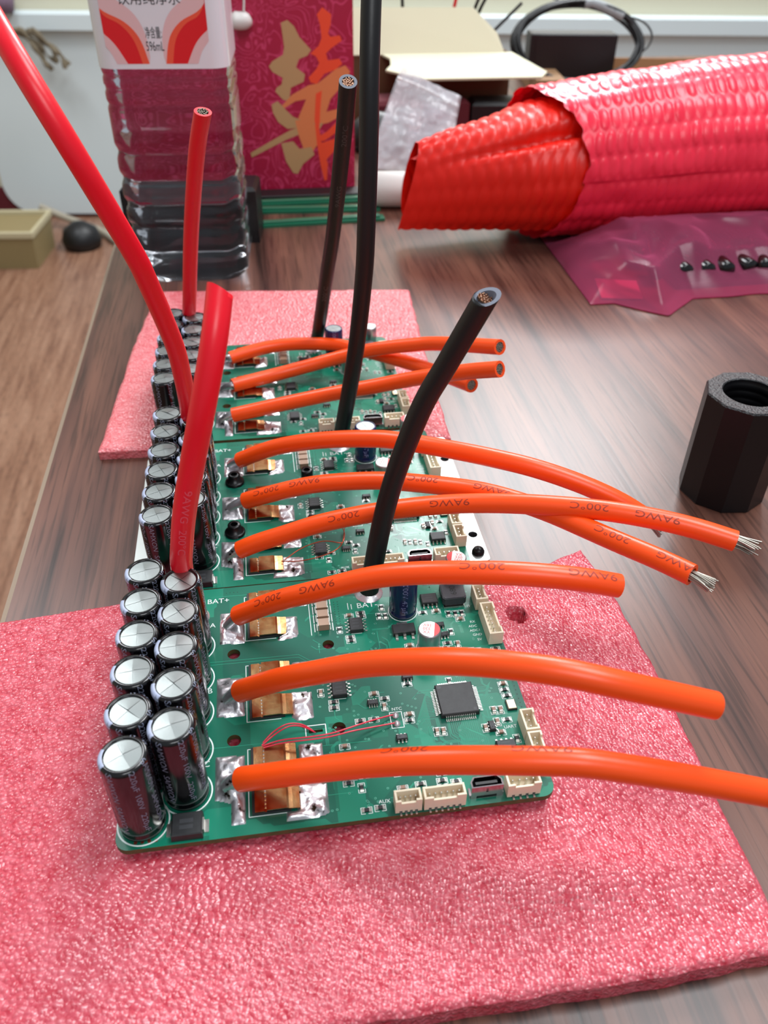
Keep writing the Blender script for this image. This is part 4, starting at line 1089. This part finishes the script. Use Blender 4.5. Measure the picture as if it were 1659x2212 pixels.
mb = MB(); mb.lathe([(.01, 0), (20, .5), (24, 8), (22, 19), (12, 27), (.01, 29)], 24); o = mb.build('black_bundle', M['black_plastic'], None, (146, 610, TZ)); o.scale = (1, .8, 1); tag(o, 'rounded black bundle beside the clear zip bag', 'bundle')
mb = MB(); mb.box(-34, -15, 0, 34, 15, 27, ch=3); tag(mb.build('black_box', M['black_plastic'], None, (268, 655, TZ), (0, 0, -.1)), 'plain black box between cream flap and red bubble wrap', 'box')
for i, (pts, c, lb) in enumerate([([(190, 745, 40), (187, 742, 75), (184, 740, 110)], 'black_wire', 'thin black wire sticking straight up from the cream carton'),
                        ([(231, 745, 40), (235, 742, 75), (241, 740, 100)], 'red', 'thin red wire sticking up from the cream carton'),
                        ([(247, 750, 40), (256, 745, 75), (268, 740, 100)], 'black_wire', 'left one of two black wires leaning right above the cream carton'),
                        ([(252, 760, 40), (264, 752, 75), (280, 745, 100)], 'black_wire', 'right one of two black wires leaning right above the cream carton'),
                        ([(252, 770, 22), (275, 770, 44), (306, 770, 72)], 'black_wire', 'black wire slanting up between cream carton and cable coil')]):
    mb = MB(); mb.tube(spline(pts, 14), 1.5, 10); tag(mb.build('loose_wire', M[c], None), lb, 'wire', 'loose wires at the cream carton')

# brown carton, black unit and the cable coil on it
bc = thing('brown_carton', 'flat brown cardboard box carrying the black unit and cable coil', 'box', (420, 830, TZ), (0, 0, -.13))
mb = MB(); mb.box(-80, -60, 0, 130, 70, 2)
mb.box(-80, -60, 2, 130, -58, 17); mb.box(-80, 68, 2, 130, 70, 17); mb.box(-80, -58, 2, -78, 68, 17); mb.box(128, -58, 2, 130, 68, 17)
mb.build('carton_body', M['carton'], bc)
MB().box(-76, -58, 12, -50, 20, 16.6).build('inner_flap', M['carton'], bc)
MB().box(-20, -60.5, 4, 62, -60.02, 15).build('paper_label', M['white_label'], bc)
MB().box(-20, -58, 14.5, 62, -40, 15.2).build('paper_label', M['white_label'], bc)
mb = MB(); mb.box(-46, -14, 0, 46, 14, 47, ch=1.2); mb.box(-40, -14.6, 3, 40, -14, 44); tag(mb.build('black_unit', M['black_plastic'], None, (389, 852, TZ + 2.1), (0, 0, -.13)), 'black rectangular box inside the cable coil', 'box')
mb = MB(); rd = random.Random(3)
for k in range(9):
    ph = rd.uniform(0, 6.28); r1 = 68 + rd.uniform(-3.5, 3.5); dz = rd.uniform(-3, 3); dy = rd.uniform(-3, 3); pth = []
    for t in np.linspace(0, 2 * math.pi, 60):
        x = r1 * math.cos(t); q = math.sin(t)
        pth.append((x, 22 * q + dy + 2 * math.sin(3 * t + ph), 40 + 33 * q + dz + 1.5 * math.sin(2 * t + ph)))
    mb.tube(pth, 1.9, 8, cap=False)
coil = thing('cable_coil', 'coiled black cable leaning over the black unit on brown carton', 'cable', (388, 826, TZ + 2.2))
mb.build('cable', M['black_plastic'], coil)
mb = MB(); mb.tube([(8, 22, 73), (16, 22, 73.5), (26, 21, 71), (40, 18, 66), (50, 15, 62)], 5, 12); mb.build('clear_tie_film', mat('clear_film', '#DDE6EA', .15, alpha=.5), coil)
mb = MB(); mb.tube(spline([(-10, 22, 73), (-40, 26, 82), (-80, 24, 92)], 14), 1.0, 8); mb.build('loose_end', M['black_plastic'], coil); mb = MB(); mb.tube(spline([(52, 15, 62), (72, 14, 58), (84, 10, 46), (78, 4, 34), (64, 0, 28)], 20), 1.0, 8); mb.build('loose_end', M['black_plastic'], coil)


# ------------------------------------------------------------------ clear zip bag
def film(name, col, alpha, rough=.12):
    m = bpy.data.materials.new(name); m.use_nodes = True; nt = m.node_tree; nt.nodes.remove(nt.nodes['Principled BSDF'])
    out = nt.nodes['Material Output']; tr = nt.nodes.new('ShaderNodeBsdfTransparent'); tr.inputs[0].default_value = lin(col)
    pb = nt.nodes.new('ShaderNodeBsdfPrincipled'); pb.inputs['Base Color'].default_value = lin(col); pb.inputs['Roughness'].default_value = rough
    fr = nt.nodes.new('ShaderNodeLayerWeight'); fr.inputs[0].default_value = .35
    mr = nt.nodes.new('ShaderNodeMapRange'); mr.inputs[3].default_value = alpha; mr.inputs[4].default_value = 1
    nt.links.new(fr.outputs['Fresnel'], mr.inputs[0]); mx = nt.nodes.new('ShaderNodeMixShader')
    nt.links.new(mr.outputs[0], mx.inputs[0]); nt.links.new(tr.outputs[0], mx.inputs[1]); nt.links.new(pb.outputs[0], mx.inputs[2]); nt.links.new(mx.outputs[0], out.inputs[0])
    return m


def crumpled(poly4, nu, nv, amp, seed, sc_=.09):
    a, b, c, d = [np.array(q, float) for q in poly4]; u, v = np.meshgrid(np.linspace(0, 1, nu), np.linspace(0, 1, nv))
    P = (a * ((1 - u) * (1 - v))[..., None] + b * (u * (1 - v))[..., None] + c * (u * v)[..., None] + d * ((1 - u) * v)[..., None])
    L = np.linalg.norm(b - a); H = np.linalg.norm(d - a); nrm = np.cross(b - a, d - a); nrm /= np.linalg.norm(nrm)
    h_ = vnoise(u * L * sc_, v * H * sc_, seed) + .6 * np.abs(vnoise(u * L * sc_ * 2, v * H * sc_ * 2, seed + 1)) + .35 * np.abs(vnoise(u * L * sc_ * 4, v * H * sc_ * 4, seed + 2))
    return P + nrm * (h_ * amp)[..., None]


zb = thing('clear_zip_bag', 'crumpled clear plastic zip bag with a pale slip inside, left of red roll', 'bag')
mb = MB(); q = [(128, 548, TZ + 1), (190, 540, TZ + 1), (206, 575, 32), (162, 590, 50)]
mb.grid(crumpled(q, 40, 50, 6, 21, .05)); q2 = [(x, y + 7, z) for x, y, z in q]; mb.grid(crumpled(q2, 30, 30, 5, 25, .05)); mb.build('bag_film', film('clear_poly', '#F4F6FA', .32), zb)
mb = MB(); mb.tube(spline([(158, 586, 44), (176, 582, 38), (203, 574, 26)], 14), 1.3, 8); mb.build('zip_strip', M['white_plastic'], zb)
slab([(160, 553, -8), (196, 552, -8), (199, 574, 22), (168, 580, 30)], .4, 'paper_slip', zb, mat('pale_slip', '#D6C4C6', .6))

# ------------------------------------------------------------------ red bubble-wrap roll
rw = thing('bubble_wrap_roll', 'large roll of red bubble wrap at the back right of the table', 'roll')
def roll_surface(x0, x1, nx, nt_, rad, cy, cz, bub, du, dv, edge=None, seed=0):
    xs = np.linspace(0, 1, nx); th = np.linspace(0, 2 * math.pi, nt_, endpoint=False); U, Tt = np.meshgrid(xs, th, indexing='ij')
    X0 = x0 + (edge(Tt) if edge is not None else 0); X = X0 + (x1 - X0) * U
    R0 = rad(X); ar = Tt * 42
    row = np.floor(ar / dv); uu = (X / du + .5 * (row % 2)) % 1 - .5; vv = (ar / dv) % 1 - .5
    d2 = (uu / .46) ** 2 + (vv / .46) ** 2; Hb = bub * np.sqrt(np.clip(1 - d2, 0, 1)) * (.75 + .8 * vnoise(X / du, row, seed))
    big = 2.6 * vnoise(X / 40, Tt * 2.2, seed + 1) * np.minimum(1, 1) + 1.2 * vnoise(X / 14, Tt * 5, seed + 2)
    wrapn = np.cos(Tt) * 0
    r = R0 + Hb + big + wrapn
    Y = cy(X) - r * np.cos(Tt) * 1.0; Z = cz(X) + r * np.sin(Tt)
    return np.stack([X, Y, np.maximum(Z, TZ + 3)], -1)


cyf = lambda X: 399 + (X - 200) * .03; czf = lambda X: np.interp(X, [125, 200, 300, 500], [17, 29, 35.5, 39]); radf = lambda X: np.interp(X, [125, 160, 205, 260, 350, 500], [28, 35, 41, 46, 49, 50])
edge = lambda T_: 12 * np.cos(T_) + 6 * np.sin(T_ * 2 + 1) + 3 * vnoise(T_ * 9, T_ * 0, 3)
P = roll_surface(212, 520, 420, 330, radf, cyf, czf, .95, 6.2, 12.5, edge, 4)
mb = MB(); mb.grid(P, wrap=True); mb.build('outer_bubble_layer', mat('red_bubble_film', '#FF2C4A', .34, spec=.42, coat=.08, sss=.25), rw)
# the inner layers stick out on the left as a loose spiral
xs = np.linspace(0, 1, 150); ts = np.linspace(-.9, 4 * math.pi + .6, 220); U, Tt = np.meshgrid(xs, ts, indexing='ij')
k = (Tt + .9) / (4 * math.pi + 1.5)
X = 132 + 12 * k + 5 * np.sin(Tt * 1.3) + (232 - 132) * U; rr_ = radf(X) * (1.02 - .55 * k) - 2.5
row = np.floor(Tt * 30 / 12); dd = ((X / 7 + .5 * (row % 2)) % 1 - .5) ** 2 / .2 + ((Tt * 30 / 12) % 1 - .5) ** 2 / .2
rr_ = rr_ - 8 * np.exp(-((Tt - .5 - .25 * U) / .09) ** 2) * np.clip(U * 1.6 - .1, 0, 1)
rr_ = rr_ + .9 * np.sqrt(np.clip(1 - dd, 0, 1)) + 2.2 * vnoise(X / 30, Tt * 1.6, 8)
Y = cyf(X) - rr_ * np.cos(Tt) * (.25 + .75 * np.clip((X - 128) / 70, 0, 1)); Z = czf(X) + rr_ * np.sin(Tt) * .98
mb = MB(); mb.grid(np.stack([X, Y, np.maximum(Z, TZ + .6)], -1)); mb.build('inner_layer', mat('orange_red_film', '#EC1C0A', .4, sss=.3), rw)

# ------------------------------------------------------------------ pink antistatic bag and what it holds
pb_ = thing('antistatic_bag', 'translucent pink antistatic bag of parts under the bubble wrap roll', 'bag')
nu, nv = 110, 90; u, v = np.meshgrid(np.linspace(0, 1, nu), np.linspace(0, 1, nv))
X = 216 + 4 * v + (175 - 4 * v) * u; Y = 291 - 21 * np.clip(1 - np.abs(u - .205) / .13, 0, 1) + (1 - v) * 0 + v * 120 + 3 * vnoise(u * 9, v * 2, 2)
env = np.clip(np.minimum(np.minimum(u, 1 - u) * 7, np.minimum(v, 1 - v) * 4.0), 0, 1) ** .7
H_ = (5 + 26 * np.clip(v * 1.6, 0, 1) ** .8 * (.45 + .55 * np.clip(u * 2.5, 0, 1))) * env * (1 + .5 * vnoise(u * 8, v * 5, 4)) + 4 * np.abs(vnoise(u * 14, v * 9, 6)) * env
H_ = np.minimum(H_, 24); dy_ = Y - cyf(X); rr0 = radf(X) + 5
Hmax = np.where(np.abs(dy_) < rr0, czf(X) - np.sqrt(np.maximum(rr0 ** 2 - dy_ ** 2, 0)) - TZ, 99); Hmax = np.where(dy_ > 0, 1.2, Hmax); H_ = np.clip(np.minimum(H_, Hmax), .3, None)
mb = MB(); mb.grid(np.stack([X, Y, TZ + .4 + H_], -1)); mb.grid(np.stack([X, Y, TZ + .2 + 0 * X], -1)[::4, ::4]); mb.build('bag_film', film('pink_poly', '#E86C98', .17, .2), pb_)
slab([(224, 296, TZ + 1.2), (246, 292, TZ + 1.2), (250, 312, TZ + 3), (228, 318, TZ + 3)], .25, 'paper_label', pb_, mat('pink_label', '#E0A0B0', .6))
tag(MB().box(-52, -17, 0, 52, 17, 3.2, ch=.4).build('bagged_plate', M['black_plastic'], None, (322, 322, TZ + .6), (0, 0, .03)), 'flat black plate under the loose parts in the pink bag', 'plate')
rd = random.Random(9)
for i in range(18):
    x = 262 + (i % 9) * 13 + rd.uniform(-1.5, 1.5); y = 318 + 24 * (i // 9) + rd.uniform(-2, 2); a = rd.uniform(-.25, .25)
    c_ = thing('bagged_component', 'dark cylindrical part with wire legs seen inside the pink bag', 'component', (x, y, TZ + 8.6), (0, 0, a), 'parts inside the pink bag')
    mb = MB(); mb.lathe([(.01, -9), (4.3, -9), (4.6, -8.5), (4.6, 8.2), (4.2, 9), (.01, 9)], 18); o = mb.build('case', M['sleeve'], c_, rot=(math.pi / 2, 0, 0))
    for s_ in (-1.5, 1.5): mb = MB(); mb.tube([(s_, 9, 0), (s_ * 1.3, 20, 1), (s_ * 1.6, 30, 3)], .35, 6); mb.build('leg', M['lead'], c_)

# ------------------------------------------------------------------ black threaded tube standing on the table
ht = thing('threaded_tube', 'black faceted plastic tube standing upright on the table', 'tube', (207.5, 124.5, TZ), (0, 0, .2))
n8 = 10; Ro = 15.4; Hh = 42
po = [(Ro * math.cos(2 * math.pi * (i + .5) / n8), Ro * math.sin(2 * math.pi * (i + .5) / n8)) for i in range(n8)]
mb = MB(); mb.add([(x * .985, y * .985, 0) for x, y in po] + [(x, y, .6) for x, y in po] + [(x, y, Hh - .6) for x, y in po], [(k * n8 + i, k * n8 + (i + 1) % n8, (k + 1) * n8 + (i + 1) % n8, (k + 1) * n8 + i) for k in range(2) for i in range(n8)])
pr = [(9.4, Hh - .3)]
for k in range(12): pr += [(9.4, Hh - 2 - k * 3), (8.7, Hh - 3 - k * 3), (9.4, Hh - 4 - k * 3)]
mb.lathe(pr + [(9.2, .5), (.01, .5)], 40); mb.build('tube_body', M['black_print_plastic'], ht)
mb = MB(); N_ = 60
def edge_r(a):
    st = 2 * math.pi / n8; b = ((a - st / 2) % st) - st / 2 if False else ((a % st) - st / 2)
    return Ro * math.cos(st / 2) / math.cos(((a - st / 2 + st / 2) % st) - st / 2)
ang = [2 * math.pi * i / N_ for i in range(N_)]
out_ = [(edge_r(a - math.pi / n8 * 0 - math.pi / n8) * math.cos(a), edge_r(a - math.pi / n8) * math.sin(a), Hh - .6) for a in ang]
rows = [out_, [(x * .97, y * .97, Hh) for x, y, z in out_], [(9.8 * math.cos(a), 9.8 * math.sin(a), Hh) for a in ang], [(9.4 * math.cos(a), 9.4 * math.sin(a), Hh - .4) for a in ang]]
mb.grid(np.array(rows), wrap=True, smooth=False); mb.build('end_ring', M['black_rough'], ht)

# ------------------------------------------------------------------ far left: things on the floor and at the ledge
fb = thing('storage_basket', 'beige plastic basket on the floor in front of white panel', 'basket', (-760, 2450, FZ), (0, 0, -.1))
mb = MB(); mb.box(-160, -90, 0, 165, 90, 96, tp=-6); mb.build('basket_body', M['basket'], fb)
mb = MB(); mb.box(-170, -100, 92, 175, -90, 110, ch=3); mb.box(-170, 90, 92, 175, 100, 110, ch=3); mb.box(-170, -90, 92, -160, 90, 110, ch=3); mb.box(165, -90, 92, 175, 90, 110, ch=3); mb.build('basket_rim', M['basket_rim'], fb)
mb = MB(); mb.lathe([(.01, 0), (55, 2), (60, 25), (50, 55), (20, 75), (.01, 78)], 24); o = mb.build('black_pouch', M['black_plastic'], None, (-500, 2510, FZ)); tag(o, 'small black pouch on the floor beside the beige basket', 'pouch')
mb = MB(); mb.tube(spline([(-650, 2720, FZ + 60), (-560, 2680, FZ + 30), (-450, 2600, FZ + 14), (-380, 2480, FZ + 12), (-280, 2420, FZ + 12)], 24), 11, 10); tag(mb.build('pale_hose', M['grey_cable'], None), 'pale hose lying on the floor towards the table edge', 'hose')
tw = thing('dry_sprig', 'tangled dry brown sprig hanging below the white ledge', 'sprig', (-560, 2700, -200))
rd = random.Random(5)
for k in range(7):
    pts = [(rd.uniform(-50, 40), rd.uniform(-10, 20), 0)]
    for j in range(4): pts.append((pts[-1][0] + rd.uniform(5, 28), pts[-1][1] + rd.uniform(-6, 6), pts[-1][2] - rd.uniform(10, 34)))
    mb = MB(); mb.tube(spline(pts, 16), [5 + 3 * math.sin(i) for i in range(16)], 8); mb.build('stem', M['twig'], tw)
mb = MB(); mb.lathe([(.01, 0), (40, 3), (48, 40), (30, 85), (.01, 95)], 20); tag(mb.build('purple_pouch', M['purple'], None, (-640, 2760, -168)), 'purple cloth pouch sitting on the white ledge', 'pouch')
